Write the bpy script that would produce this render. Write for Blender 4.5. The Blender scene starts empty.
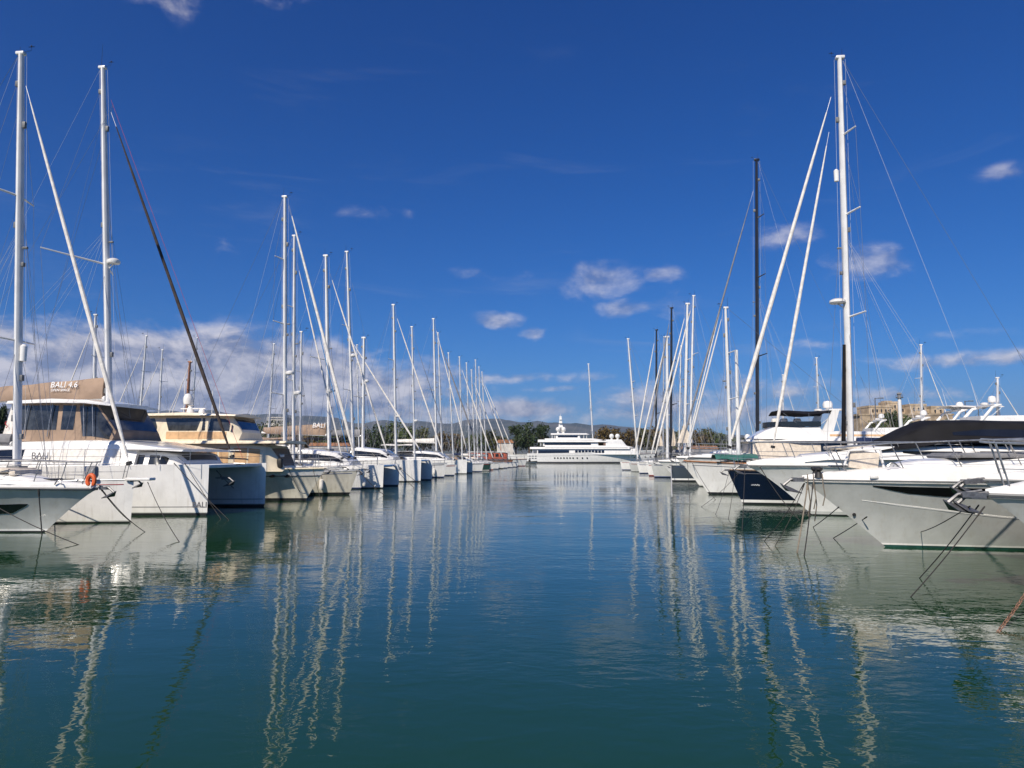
import bpy, bmesh, math, random
from mathutils import Vector, Matrix, noise
random.seed(7)
R = math.radians
C = bpy.context.scene.collection
SC = bpy.context.scene

# ------------------------------------------------------------------ camera
FPX = 739.0                       # focal length in pixels of the 1024 wide picture
HOR = 456.0                       # horizon row
PITCH = math.atan((HOR - 384) / FPX)
CAM = Vector((0, 0, 2.5))
cd = bpy.data.cameras.new('camera')
cam = bpy.data.objects.new('camera', cd); C.objects.link(cam)
cam.location = CAM; cam.rotation_euler = (math.pi/2 + PITCH, 0, 0)
cd.sensor_width = 36; cd.lens = 36 * FPX / 1024; cd.clip_start = 0.05; cd.clip_end = 40000
SC.camera = cam

# ------------------------------------------------------------------ sun, sky, exposure
SUN_EL, SUN_AZ = R(43), R(-153)   # azimuth clockwise from +Y: behind the left shoulder
sun_dir = Vector((math.sin(SUN_AZ)*math.cos(SUN_EL), math.cos(SUN_AZ)*math.cos(SUN_EL), math.sin(SUN_EL)))
sd = bpy.data.lights.new('sun', 'SUN'); sd.energy = 4.4; sd.angle = R(0.53); sd.color = (1.0, 0.905, 0.77)
so = bpy.data.objects.new('sun', sd); C.objects.link(so); so.location = (-30, -30, 40)
so.rotation_euler = sun_dir.to_track_quat('Z', 'Y').to_euler()
SC.view_settings.view_transform = 'Standard'; SC.view_settings.look = 'None'
SC.view_settings.exposure = 0.33; SC.view_settings.gamma = 1; SC.view_settings.use_curve_mapping = False
SC.render.engine = 'CYCLES'
cy = SC.cycles
cy.max_bounces = 7; cy.diffuse_bounces = 3; cy.glossy_bounces = 4; cy.transmission_bounces = 4; cy.volume_bounces = 0
cy.transparent_max_bounces = 8; cy.use_denoising = True; cy.sample_clamp_indirect = 6; cy.blur_glossy = 0.3
cy.use_adaptive_sampling = True; cy.adaptive_threshold = 0.01

W = bpy.data.worlds.new('World'); SC.world = W; W.use_nodes = True

class NT:
    """small node tree writer"""
    def __init__(s, nt): s.nt = nt; s.n = nt.nodes; s.l = nt.links
    def new(s, t, **k):
        n = s.n.new(t)
        for a, b in k.items(): setattr(n, a, b)
        return n
    def put(s, sock, v):
        if isinstance(v, bpy.types.NodeSocket): s.l.new(v, sock)
        else: sock.default_value = v
    def m(s, op, a, b=0.0, c=0.0, clamp=False):
        n = s.new('ShaderNodeMath', operation=op, use_clamp=clamp)
        s.put(n.inputs[0], a); s.put(n.inputs[1], b); s.put(n.inputs[2], c)
        return n.outputs[0]
    def noise(s, vec, scale, detail=2, rough=0.5, dist=0.0, dim='3D'):
        n = s.new('ShaderNodeTexNoise', noise_dimensions=dim)
        if vec is not None: s.l.new(vec, n.inputs['Vector'])
        n.inputs['Scale'].default_value = scale; n.inputs['Detail'].default_value = detail
        n.inputs['Roughness'].default_value = rough; n.inputs['Distortion'].default_value = dist
        return n.outputs[0]
    def mapr(s, v, a, b, c=0.0, d=1.0, smooth=True):
        n = s.new('ShaderNodeMapRange')
        if smooth: n.interpolation_type = 'SMOOTHSTEP'
        s.put(n.inputs[0], v)
        for i, x in enumerate((a, b, c, d)): s.put(n.inputs[i+1], x)
        return n.outputs[0]
    def mix(s, f, a, b, blend='MIX'):
        n = s.new('ShaderNodeMix', data_type='RGBA', blend_type=blend)
        s.put(n.inputs[0], f); s.put(n.inputs[6], a); s.put(n.inputs[7], b)
        return n.outputs[2]
    def comb(s, x, y, z):
        n = s.new('ShaderNodeCombineXYZ')
        s.put(n.inputs[0], x); s.put(n.inputs[1], y); s.put(n.inputs[2], z)
        return n.outputs[0]

SKYC = ((0.50, 1.9), (0.67, 1.22), (1.15, 1.02))      # gain, power per channel
def build_world():
    t = NT(W.node_tree); t.n.clear()
    sky = t.new('ShaderNodeTexSky', sky_type='NISHITA', sun_disc=False, sun_elevation=SUN_EL, sun_rotation=SUN_AZ,
                air_density=1.0, dust_density=0.3, ozone_density=3.0, altitude=0)
    # the deep polarised blue overhead of a dry autumn noon: steeper falloff in red and green
    rgb = t.new('ShaderNodeSeparateColor'); t.l.new(sky.outputs[0], rgb.inputs[0])
    ch = []
    for k, (gain, pw) in enumerate(SKYC):
        ch.append(t.m('MULTIPLY', t.m('POWER', t.m('MULTIPLY', rgb.outputs[k], 0.1), pw), 10.0*gain))
    cc_ = t.new('ShaderNodeCombineColor')
    for k in range(3): t.l.new(ch[k], cc_.inputs[k])
    col = cc_.outputs[0]
    tc = t.new('ShaderNodeTexCoord')
    nrm = t.new('ShaderNodeVectorMath', operation='NORMALIZE'); t.l.new(tc.outputs['Generated'], nrm.inputs[0])
    sp = t.new('ShaderNodeSeparateXYZ'); t.l.new(nrm.outputs[0], sp.inputs[0])
    az = t.m('ARCTAN2', sp.outputs[0], sp.outputs[1]); el = t.m('ARCSINE', sp.outputs[2])
    # cloud lobes: azimuth, elevation, half widths (radians), strength
    lobes = [(-0.66,0.135,0.14,0.025,1.15), (-0.45,0.105,0.18,0.050,1.75), (-0.30,0.108,0.13,0.045,1.6), (-0.17,0.090,0.12,0.038,1.2), (-0.62,0.09,0.2,0.035,1.1),
             (-0.45,0.070,0.34,0.032,1.55), (-0.12,0.06,0.30,0.022,0.95), (0.0,0.063,0.14,0.017,1.1), (0.25,0.055,0.35,0.02,0.85), (0.20,0.07,0.14,0.03,0.8), (0.33,0.075,0.15,0.035,0.7),
             (0.12,0.235,0.055,0.026,1.1), (0.205,0.24,0.03,0.012,0.85), (0.155,0.197,0.045,0.014,0.95), (-0.018,0.183,0.036,0.013,1.0),
             (0.03,0.165,0.022,0.012,0.85), (0.215,0.19,0.045,0.025,0.75), (0.45,0.232,0.055,0.022,1.0), (0.36,0.275,0.04,0.02,0.8),
             (0.60,0.315,0.03,0.012,0.5), (-0.375,0.265,0.03,0.014,0.5), (-0.47,0.55,0.07,0.035,1.0), (-0.35,0.575,0.06,0.03,0.95),
             (-0.03,0.245,0.12,0.012,0.45), (-0.19,0.32,0.10,0.012,0.4), (0.62,0.11,0.28,0.012,0.62), (0.5,0.075,0.3,0.012,0.6),
             (0.0,0.105,0.16,0.010,0.72), (0.06,0.09,0.05,0.006,0.8), (0.45,0.14,0.2,0.01,0.4),
             (1.4,0.15,0.4,0.06,0.9), (2.3,0.2,0.5,0.07,0.9), (-1.3,0.14,0.35,0.06,1.0), (-2.2,0.17,0.5,0.05,0.8)]
    vec = t.comb(az, t.m('MULTIPLY', el, 1.7), 0.0)
    warp = t.noise(vec, 9.0, 3, 0.55)
    mask = None
    for a, e, ra, re, s in lobes:
        dx = t.m('MULTIPLY', t.m('SUBTRACT', az, a), 1.0/ra); dy = t.m('MULTIPLY', t.m('SUBTRACT', el, e), 1.0/re)
        d = t.m('ADD', t.m('MULTIPLY', dx, dx), t.m('MULTIPLY', dy, dy))
        g = t.m('MULTIPLY', t.m('EXPONENT', t.m('MULTIPLY', d, -0.9)), s)
        mask = g if mask is None else t.m('MAXIMUM', mask, g)
    n1 = t.noise(vec, 12.0, 8, 0.58, 0.3)
    n2 = t.noise(vec, 46.0, 4, 0.6, 0.2)
    dens = t.m('ADD', mask, t.m('MULTIPLY', t.m('SUBTRACT', n1, 0.5), 2.1))
    dens = t.m('ADD', dens, t.m('MULTIPLY', t.m('SUBTRACT', n2, 0.5), 0.5))
    gate = t.mapr(mask, 0.10, 0.45)
    cov = t.m('MULTIPLY', t.mapr(dens, 0.30, 1.15), gate)
    # lit side: compare density with the density a little towards the sun (up and left)
    vs = t.new('ShaderNodeVectorMath', operation='ADD'); t.l.new(vec, vs.inputs[0]); vs.inputs[1].default_value = (-0.012, 0.02, 0)
    n1b = t.noise(vs.outputs[0], 12.0, 8, 0.58, 0.3)
    lit = t.m('ADD', t.m('MULTIPLY', t.m('SUBTRACT', n1, n1b), 5.0), t.m('SUBTRACT', 0.72, t.m('MULTIPLY', dens, 0.22)), clamp=True)
    ccol = t.mix(lit, (3.4, 3.7, 5.2, 1), (10.8, 10.2, 10.4, 1))
    fade = t.mapr(el, 0.15, 0.20, 0.82, 0.46)
    sv = t.comb(t.m('ADD', az, t.m('MULTIPLY', el, 1.4)), t.m('MULTIPLY', el, 7.0), 3.7)
    wis = t.m('MULTIPLY', t.mapr(t.noise(sv, 3.2, 6, 0.62, 0.6), 0.56, 0.82), t.mapr(el, 0.06, 0.6, 0.20, 0.03))
    col = t.mix(wis, col, (6.0, 6.4, 7.6, 1))
    out = t.mix(t.m('MULTIPLY', cov, fade), col, ccol)
    # thin veil low on the horizon
    bg = t.new('ShaderNodeBackground'); t.l.new(out, bg.inputs[0]); bg.inputs[1].default_value = 0.062
    wo = t.new('ShaderNodeOutputWorld'); t.l.new(bg.outputs[0], wo.inputs[0])
build_world()

# ------------------------------------------------------------------ pixel <-> world
cp, sp_ = math.cos(PITCH), math.sin(PITCH)
def ray(px, py):
    x = (px-512)/FPX; u = (384-py)/FPX
    return Vector((x, cp - u*sp_, sp_ + u*cp))
def at_depth(px, py, Y):
    d = ray(px, py); return CAM + d*(Y/d.y)
def at_z(px, py, z):
    d = ray(px, py); return CAM + d*((z-CAM.z)/d.z)

# ------------------------------------------------------------------ materials
MATS = {}
def mat(name, col, rough=0.4, metal=0.0, coat=0.0, var=0.06, vscale=1.5, spec=0.5, bump=0.0, bscale=30, streak=0.0, streakcol=(0.35,0.3,0.22,1), scum=0.0):
    if name in MATS: return MATS[name]
    m = bpy.data.materials.new(name); m.use_nodes = True
    t = NT(m.node_tree); b = t.n['Principled BSDF']
    tc = t.new('ShaderNodeTexCoord'); v = tc.outputs['Object']
    n = t.noise(v, vscale, 4, 0.6)
    f = t.mapr(n, 0.3, 0.7)
    dark = tuple(c*(1-var*2.2) for c in col) + (1,); lite = tuple(min(1, c*(1+var)) for c in col) + (1,)
    cc = t.mix(f, dark, lite)
    if streak > 0:
        mp = t.new('ShaderNodeMapping'); t.l.new(v, mp.inputs[0]); mp.inputs['Scale'].default_value = (7, 7, 0.5)
        s = t.noise(mp.outputs[0], 1.0, 3, 0.6)
        cc = t.mix(t.m('MULTIPLY', t.mapr(s, 0.52, 0.75), streak), cc, streakcol)
    t.l.new(cc, b.inputs['Base Color'])
    if scum > 0:
        sz = t.new('ShaderNodeSeparateXYZ'); t.l.new(v, sz.inputs[0])
        nz = t.noise(v, 2.3, 4, 0.65)
        hh = t.m('SUBTRACT', sz.outputs[2], t.m('MULTIPLY', nz, 0.34))
        cc = t.mix(t.m('MULTIPLY', t.mapr(hh, -0.02, 0.16, 1.0, 0.0), scum), cc, (0.27, 0.23, 0.13, 1))
        sc = t.noise(v, 6.0, 5, 0.7)
        cc = t.mix(t.m('MULTIPLY', t.mapr(sc, 0.60, 0.72), 0.22*scum), cc, (0.30, 0.29, 0.26, 1))
    r = t.m('ADD', rough, t.m('MULTIPLY', t.m('SUBTRACT', n, 0.5), 0.15), clamp=True)
    t.l.new(r, b.inputs['Roughness'])
    b.inputs['Metallic'].default_value = metal; b.inputs['Coat Weight'].default_value = coat
    b.inputs['Coat Roughness'].default_value = 0.08; b.inputs['Specular IOR Level'].default_value = spec
    if bump > 0:
        bn = t.noise(v, bscale, 3, 0.6); bp = t.new('ShaderNodeBump'); bp.inputs['Strength'].default_value = bump
        bp.inputs['Distance'].default_value = 0.02
        t.l.new(bn, bp.inputs['Height']); t.l.new(bp.outputs[0], b.inputs['Normal'])
    MATS[name] = m
    return m
M = dict(
 gel=mat('gelcoat_white', (0.80,0.79,0.76), 0.24, coat=0.6, var=0.04, streak=0.22, scum=0.6),
 gelgrey=mat('gelcoat_silver', (0.52,0.53,0.51), 0.12, coat=1.0, var=0.05, streak=0.22, scum=0.5),
 deckw=mat('deck_white', (0.78,0.77,0.74), 0.55, var=0.05, vscale=4, bump=0.15, bscale=80),
 cream=mat('gelcoat_cream', (0.80,0.70,0.52), 0.3, coat=0.3, var=0.05, streak=0.2, scum=0.6),
 creamold=mat('gelcoat_old_ivory', (0.60,0.57,0.48), 0.4, coat=0.1, var=0.07, streak=0.4, scum=0.9),
 tan=mat('canvas_tan', (0.33,0.235,0.17), 0.9, var=0.10, vscale=1.2, bump=0.7, bscale=2.5),
 peach=mat('canvas_apricot', (0.62,0.40,0.22), 0.9, var=0.08, vscale=3, bump=0.4, bscale=9),
 black=mat('canvas_black', (0.012,0.012,0.014), 0.75, spec=0.15, var=0.15, bump=0.5, bscale=6),
 navyc=mat('canvas_navy', (0.018,0.03,0.075), 0.85, spec=0.15, var=0.15, bump=0.5, bscale=6),
 greyc=mat('canvas_grey', (0.22,0.22,0.23), 0.9, var=0.12, bump=0.5, bscale=8),
 stayc=mat('canvas_dark_brown', (0.055,0.045,0.042), 0.85, var=0.15, vscale=3, spec=0.2),
 tealc=mat('canvas_teal', (0.03,0.13,0.11), 0.9, var=0.12, bump=0.6, bscale=8),
 whitec=mat('sailcloth_white', (0.74,0.71,0.66), 0.85, var=0.08, vscale=4, bump=0.4, bscale=12),
 creamc=mat('sailcloth_cream', (0.68,0.60,0.50), 0.85, var=0.08, vscale=4, bump=0.4, bscale=12),
 bluec=mat('sailcloth_blue', (0.06,0.22,0.48), 0.85, var=0.1, bump=0.3),
 alu=mat('mast_white_paint', (0.74,0.74,0.73), 0.4, coat=0.2, var=0.04),
 alug=mat('mast_anodised', (0.60,0.61,0.62), 0.42, metal=0.5, var=0.06),
 carbon=mat('mast_black', (0.018,0.018,0.02), 0.35, coat=0.4, var=0.1),
 wood=mat('varnished_wood', (0.36,0.15,0.06), 0.35, coat=0.4, var=0.2, vscale=6),
 teak=mat('teak_deck', (0.36,0.25,0.16), 0.7, var=0.14, vscale=8),
 steel=mat('stainless_steel', (0.42,0.41,0.40), 0.30, metal=0.75, var=0.12, vscale=8),
 galv=mat('galvanised_steel', (0.20,0.20,0.205), 0.5, metal=0.7, var=0.15, vscale=12),
 wire=mat('rigging_wire', (0.30,0.31,0.33), 0.4, metal=0.6, var=0.05),
 wirew=mat('white_line', (0.62,0.62,0.62), 0.7, var=0.05),
 redline=mat('red_line', (0.40,0.03,0.04), 0.7, var=0.1),
 rope=mat('rope_dark', (0.035,0.032,0.03), 0.9, var=0.2),
 ropew=mat('rope_weathered', (0.20,0.17,0.13), 0.9, var=0.2),
 glass=mat('dark_glass', (0.012,0.014,0.017), 0.06, coat=0.6, var=0.1),
 hglass=mat('black_hull_glass', (0.006,0.006,0.007), 0.2, spec=0.25, var=0.1),
 clear=mat('clear_vinyl_panel', (0.045,0.05,0.055), 0.10, coat=0.7, var=0.35, vscale=1.6),
 rubber=mat('black_rubber', (0.02,0.02,0.02), 0.6, var=0.1),
 greyr=mat('grey_rubber', (0.16,0.165,0.17), 0.5, var=0.1),
 orange=mat('orange_foam', (0.75,0.13,0.03), 0.6, var=0.1),
 rust=mat('rusty_chain_steel', (0.27,0.14,0.09), 0.9, var=0.35, vscale=30),
 antifd=mat('antifouling_black', (0.012,0.014,0.016), 0.6, var=0.2, vscale=3),
 antifb=mat('antifouling_blue', (0.015,0.04,0.10), 0.6, var=0.2, vscale=3),
 antifg=mat('antifouling_green', (0.01,0.06,0.05), 0.55, var=0.25, vscale=3),
 navy=mat('gelcoat_navy', (0.004,0.007,0.022), 0.12, coat=0.8, var=0.05),
 dkgrey=mat('gelcoat_graphite', (0.045,0.055,0.065), 0.2, coat=0.7, var=0.05),
 dkgreen=mat('gelcoat_green', (0.03,0.07,0.06), 0.25, coat=0.6, var=0.05),
 bootred=mat('boot_stripe_red', (0.30,0.03,0.03), 0.4, var=0.1),
 bootblue=mat('boot_stripe_blue', (0.02,0.05,0.18), 0.4, var=0.1),
 redhouse=mat('painted_red_house', (0.42,0.10,0.05), 0.5, var=0.12),
 lett=mat('lettering_grey', (0.12,0.12,0.13), 0.5, var=0.02),
 lettw=mat('lettering_white', (0.8,0.8,0.8), 0.6, var=0.02),
 conc=mat('quay_concrete', (0.33,0.31,0.28), 0.9, var=0.15, vscale=0.6, bump=0.4, bscale=5, streak=0.3),
 bark=mat('tree_bark', (0.10,0.07,0.05), 0.9, var=0.2, vscale=3),
)

# ------------------------------------------------------------------ object helpers
def tag(o, label=None, cat=None, group=None, kind=None):
    if label: o['label'] = label
    if cat: o['category'] = cat
    if group: o['group'] = group
    if kind: o['kind'] = kind
    return o
def empty(name, loc, rz=0.0):
    o = bpy.data.objects.new(name, None); C.objects.link(o)
    o.location = loc; o.rotation_euler = (0, 0, rz); o.empty_display_size = 0.3
    return o

SPLIT = {'radar_dome', 'frame_pole', 'spreader', 'running_backstay', 'guard_rail', 'enclosure_pole', 'embrasure', 'window', 'window_cover', 'weather_cloth', 'window_sunscreen', 'hatch', 'side_window', 'side_panel', 'hull_window', 'window_band', 'helm_seat', 'mooring_cleat', 'cockpit_coaming', 'feature_line', 'vent', 'deck_pillar', 'porthole', 'antenna'}
class MB:
    def __init__(s): s.v = []; s.f = []; s.mi = []
    def add(s, vs, fs, mi=0):
        b = len(s.v); s.v += [tuple(p) for p in vs]
        for f in fs: s.f.append(tuple(b+i for i in f)); s.mi.append(mi)
        return s
    def grid(s, rows, mi=0, close=False, flip=False):
        """rows: list of equal length point lists"""
        n = len(rows[0]); vs = [p for r in rows for p in r]; fs = []
        for i in range(len(rows)-1):
            for j in range(n if close else n-1):
                a, b, c, d = i*n+j, i*n+(j+1) % n, (i+1)*n+(j+1) % n, (i+1)*n+j
                fs.append((a, d, c, b) if flip else (a, b, c, d))
        return s.add(vs, fs, mi)
    def tube(s, pts, r, n=6, mi=0, cap=True, flat=1.0):
        pts = [Vector(p) for p in pts]
        rs = r if isinstance(r, (list, tuple)) else [r]*len(pts)
        t0 = (pts[1]-pts[0]).normalized()
        ref = Vector((0, 0, 1)) if abs(t0.z) < 0.9 else Vector((0, 1, 0))
        rows = []; side = None
        for i, p in enumerate(pts):
            a = pts[max(i-1, 0)]; b = pts[min(i+1, len(pts)-1)]
            t = (b-a).normalized()
            if side is None: side = t.cross(ref).normalized()
            else: side = (side - t*side.dot(t)).normalized()
            up = side.cross(t)
            rows.append([p + side*(math.cos(2*math.pi*k/n)*rs[i]*flat) + up*(math.sin(2*math.pi*k/n)*rs[i]) for k in range(n)])
        s.grid(rows, mi, close=True, flip=True)
        if cap:
            b = len(s.v) - len(pts)*n
            s.f.append(tuple(b+k for k in range(n))); s.mi.append(mi)
            e = b + (len(pts)-1)*n
            s.f.append(tuple(e+n-1-k for k in range(n))); s.mi.append(mi)
        return s
    def box(s, c, size, rot=None, mi=0, bev=0.0):
        hx, hy, hz = size[0]/2, size[1]/2, size[2]/2
        if bev <= 0:
            vs = [Vector((x*hx, y*hy, z*hz)) for x in (-1, 1) for y in (-1, 1) for z in (-1, 1)]
            fs = [(0,1,3,2), (4,6,7,5), (0,4,5,1), (2,3,7,6), (0,2,6,4), (1,5,7,3)]
        else:
            bm = bmesh.new(); bmesh.ops.create_cube(bm, size=1.0)
            for v in bm.verts: v.co = Vector((v.co.x*2*hx, v.co.y*2*hy, v.co.z*2*hz))
            bmesh.ops.bevel(bm, geom=bm.edges[:], offset=bev, segments=2, affect='EDGES', profile=0.5)
            bm.verts.index_update()
            vs = [v.co.copy() for v in bm.verts]; fs = [[v.index for v in f.verts] for f in bm.faces]; bm.free()
        if rot is not None: vs = [rot @ v for v in vs]
        return s.add([v + Vector(c) for v in vs], fs, mi)
    def ball(s, c, r, n=10, m=7, sz=1.0, mi=0, zmin=-1.0):
        rows = []
        for i in range(m+1):
            a = -math.pi/2 + math.pi*i/m
            z = max(math.sin(a), zmin)
            rows.append([(c[0]+r*math.cos(a)*math.cos(2*math.pi*k/n), c[1]+r*math.cos(a)*math.sin(2*math.pi*k/n), c[2]+r*sz*z) for k in range(n)])
        return s.grid(rows, mi, close=True)
    def lathe(s, c, prof, n=12, mi=0, axis='z'):
        rows = []
        for r, h in prof:
            ring = []
            for k in range(n):
                a = 2*math.pi*k/n; x, y = r*math.cos(a), r*math.sin(a)
                ring.append(Vector(c) + (Vector((x, y, h)) if axis == 'z' else Vector((h, x, y))))
            rows.append(ring)
        s.grid(rows, mi, close=True)
        return s
    def prism(s, poly, y0, y1, mi=0):
        """poly in (x, z), extruded along y"""
        n = len(poly)
        vs = [(x, y0, z) for x, z in poly] + [(x, y1, z) for x, z in poly]
        fs = [tuple(range(n)), tuple(range(2*n-1, n-1, -1))] + [(i, i+n, (i+1) % n+n, (i+1) % n) for i in range(n)]
        return s.add(vs, fs, mi)
    def islands(s):
        key = {}; par = list(range(len(s.v)))
        def find(a):
            while par[a] != a: par[a] = par[par[a]]; a = par[a]
            return a
        for i, v in enumerate(s.v):
            k = (round(v[0], 4), round(v[1], 4), round(v[2], 4))
            if k in key: par[find(i)] = find(key[k])
            else: key[k] = i
        for f in s.f:
            for a in f[1:]: par[find(a)] = find(f[0])
        g = {}
        for f, m in zip(s.f, s.mi): g.setdefault(find(f[0]), []).append((f, m))
        out = []
        for fl in g.values():
            q = MB(); mp = {}
            for f, m in fl:
                for a in f:
                    if a not in mp: mp[a] = len(q.v); q.v.append(s.v[a])
                q.f.append(tuple(mp[a] for a in f)); q.mi.append(m)
            out.append(q)
        return out
    def build(s, name, mats, parent=None, sharp=38, weld=True, **tags):
        if not s.v: return None
        if name in SPLIT and not tags:
            isl = s.islands()
            if len(isl) > 1:
                return [q.build(name, mats, parent, sharp, weld, whole=True) for q in isl][0]
        tags.pop('whole', None)
        me = bpy.data.meshes.new(name); me.from_pydata(s.v, [], s.f)
        if not isinstance(mats, (list, tuple)): mats = [mats]
        for m in mats: me.materials.append(M[m] if isinstance(m, str) else m)
        if len(mats) > 1: me.polygons.foreach_set('material_index', s.mi)
        bm = bmesh.new(); bm.from_mesh(me)
        if weld: bmesh.ops.remove_doubles(bm, verts=bm.verts, dist=1e-4)
        bmesh.ops.recalc_face_normals(bm, faces=bm.faces); bm.to_mesh(me); bm.free()
        me.polygons.foreach_set('use_smooth', [True]*len(me.polygons))
        me.set_sharp_from_angle(angle=R(sharp))
        o = bpy.data.objects.new(name, me); C.objects.link(o)
        if parent: o.parent = parent
        if tags: tag(o, **tags)
        return o
def lerp(a, b, t): return a + (b-a)*t
def interp(x, tab):
    """tab: sorted [(x, ...values)]"""
    if x <= tab[0][0]: return tab[0][1:]
    for a, b in zip(tab, tab[1:]):
        if x <= b[0]:
            t = (x-a[0])/max(b[0]-a[0], 1e-9); return tuple(lerp(p, q, t) for p, q in zip(a[1:], b[1:]))
    return tab[-1][1:]

# surface patches: P(u, s) -> Vector, cols [(u, s0, s1)...]
def patch(mb, P, cols, off=0.012, m=5, mi=0, sub=3, ref=None):
    cc = []
    for a, b in zip(cols, cols[1:]):
        for k in range(sub): cc.append(tuple(lerp(p, q, k/sub) for p, q in zip(a, b)))
    cc.append(cols[-1])
    front, back = [], []
    e = 1e-3
    for u, s0, s1 in cc:
        fr, bk = [], []
        for j in range(m+1):
            s = lerp(s0, s1, j/m)
            p = P(u, s); du = P(u+e, s)-P(u-e, s); dv = P(u, s+e)-P(u, s-e)
            n = du.cross(dv)
            n = n.normalized() if n.length > 1e-12 else Vector((0, 0, 1))
            if ref is not None and n.dot(p-ref(u)) < 0: n = -n
            fr.append(p+n*off); bk.append(p-n*0.02)
        front.append(fr); back.append(bk)
    mb.grid(front, mi); 
    n = len(cc)
    for i in range(n-1):
        mb.add([front[i][0], front[i+1][0], back[i+1][0], back[i][0]], [(0,1,2,3)], mi)
        mb.add([front[i][-1], front[i+1][-1], back[i+1][-1], back[i][-1]], [(0,1,2,3)], mi)
    for i in (0, n-1):
        for j in range(m): mb.add([front[i][j], front[i][j+1], back[i][j+1], back[i][j]], [(0,1,2,3)], mi)

# superstructure shells: stations (x, zbase, ztop, halfwidth base, halfwidth top), camber and edge radius
def shell_fn(st, r=0.12, camber=0.06):
    st = sorted(st)
    def P(x, s):
        zb, zt, wb, wt = interp(x, st)
        a = abs(s); sg = 1 if s >= 0 else -1
        rr = min(r, (zt-zb)*0.45, wt*0.5)
        if a <= 0.4:
            t = a/0.4; y = t*(wt-rr); z = zt + camber*(1-t*t) 
        elif a <= 0.55:
            t = (a-0.4)/0.15*math.pi/2; y = wt-rr+rr*math.sin(t); z = zt-rr+rr*math.cos(t)
        else:
            t = (a-0.55)/0.45; y = lerp(wt, wb, t); z = lerp(zt-rr, zb, t)
        return Vector((x, sg*y, z))
    return P
SECT = [-1,-0.85,-0.7,-0.55,-0.5,-0.45,-0.4,-0.3,-0.15,0,0.15,0.3,0.4,0.45,0.5,0.55,0.7,0.85,1]
def shell(mb, st, r=0.12, camber=0.06, mi=0, sub=2):
    st = sorted(st); P = shell_fn(st, r, camber)
    xs = []
    for a, b in zip(st, st[1:]):
        for k in range(sub): xs.append(lerp(a[0], b[0], k/sub))
    xs.append(st[-1][0])
    rows = [[P(x, s) for s in SECT] for x in xs]
    mb.grid(rows, mi)
    for row in (rows[0], rows[-1]): mb.add(row, [tuple(range(len(row)))], mi)
    return P
def sref(st):
    st = sorted(st)
    def f(x):
        zb, zt, wb, wt = interp(x, st); return Vector((x-0.0, 0, (zb+zt)/2))
    return f
# ------------------------------------------------------------------ boat frame
YAW = 5.6
class Boat:
    """root Empty at the waterline under the stem head; local +x runs to the bow"""
    def __init__(s, name, tip, D, side, label, cat, group=None, yaw=None):
        p = at_depth(tip[0], tip[1], D)
        s.fb = p.z; s.side = side
        h = R(-YAW) if side == 'L' else R(180-YAW)
        if yaw is not None: h = R(yaw)
        s.h = h; s.o = Vector((p.x, p.y, 0))
        s.root = empty(name, s.o, h)
        tag(s.root, label, cat, group)
        s.fwd = Vector((math.cos(h), math.sin(h), 0)); s.lat = Vector((-math.sin(h), math.cos(h), 0))
        s.near = -1 if s.lat.y > 0 else 1
    def c(s, px, py, yo=0.0):
        """pixel -> local (x, z) on the plane y = yo"""
        d = ray(px, py); o = s.o + s.lat*yo
        t = (o-CAM).dot(s.lat)/d.dot(s.lat)
        q = CAM + d*t - s.o
        return q.dot(s.fwd), q.z
    def p(s, px, py, yo=0.0):
        x, z = s.c(px, py, yo); return Vector((x, yo, z))
    def w(s, v): return s.o + s.fwd*v[0] + s.lat*v[1] + Vector((0, 0, v[2]))

def hull_fn(L, B, fb, fs, over=0.4, p=1.0, tr=0.75, nd=3.0, nw=1.8, wl=0.88, q=0.7, stern=0.2, yo=0.0, md=0.9):
    """returns H(u, z, side) and sheer(u)"""
    def sheer(u): return fs + (fb-fs)*u**1.8
    def H(u, z, sd):
        zr = max(0.0, min(1.0, z/sheer(u)))
        k = max(0.0, 1-z/fb)
        xb = -over*(k**p) if z >= 0 else -over - (-z)*0.9
        xs = -L + stern*max(0, z)/fb*0.0
        x = xs + u*(xb-xs)
        full = min(1.0, tr+(1-tr)*min(1, u/0.4)**0.7) if u < 0.4 else 1.0
        pd = max(0.0, 1-u**nd)**md; pw = max(0.0, 1-u**nw)**1.0
        w = B/2*full*lerp(pw*wl, pd, zr**q)
        if z < 0: w *= max(0.0, 1+z*0.8)
        return Vector((x, sd*w+yo, z))
    return H, sheer
US = [0, .08, .16, .26, .36, .46, .55, .63, .70, .76, .81, .86, .90, .935, .96, .98, .992, 1.0]
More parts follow.
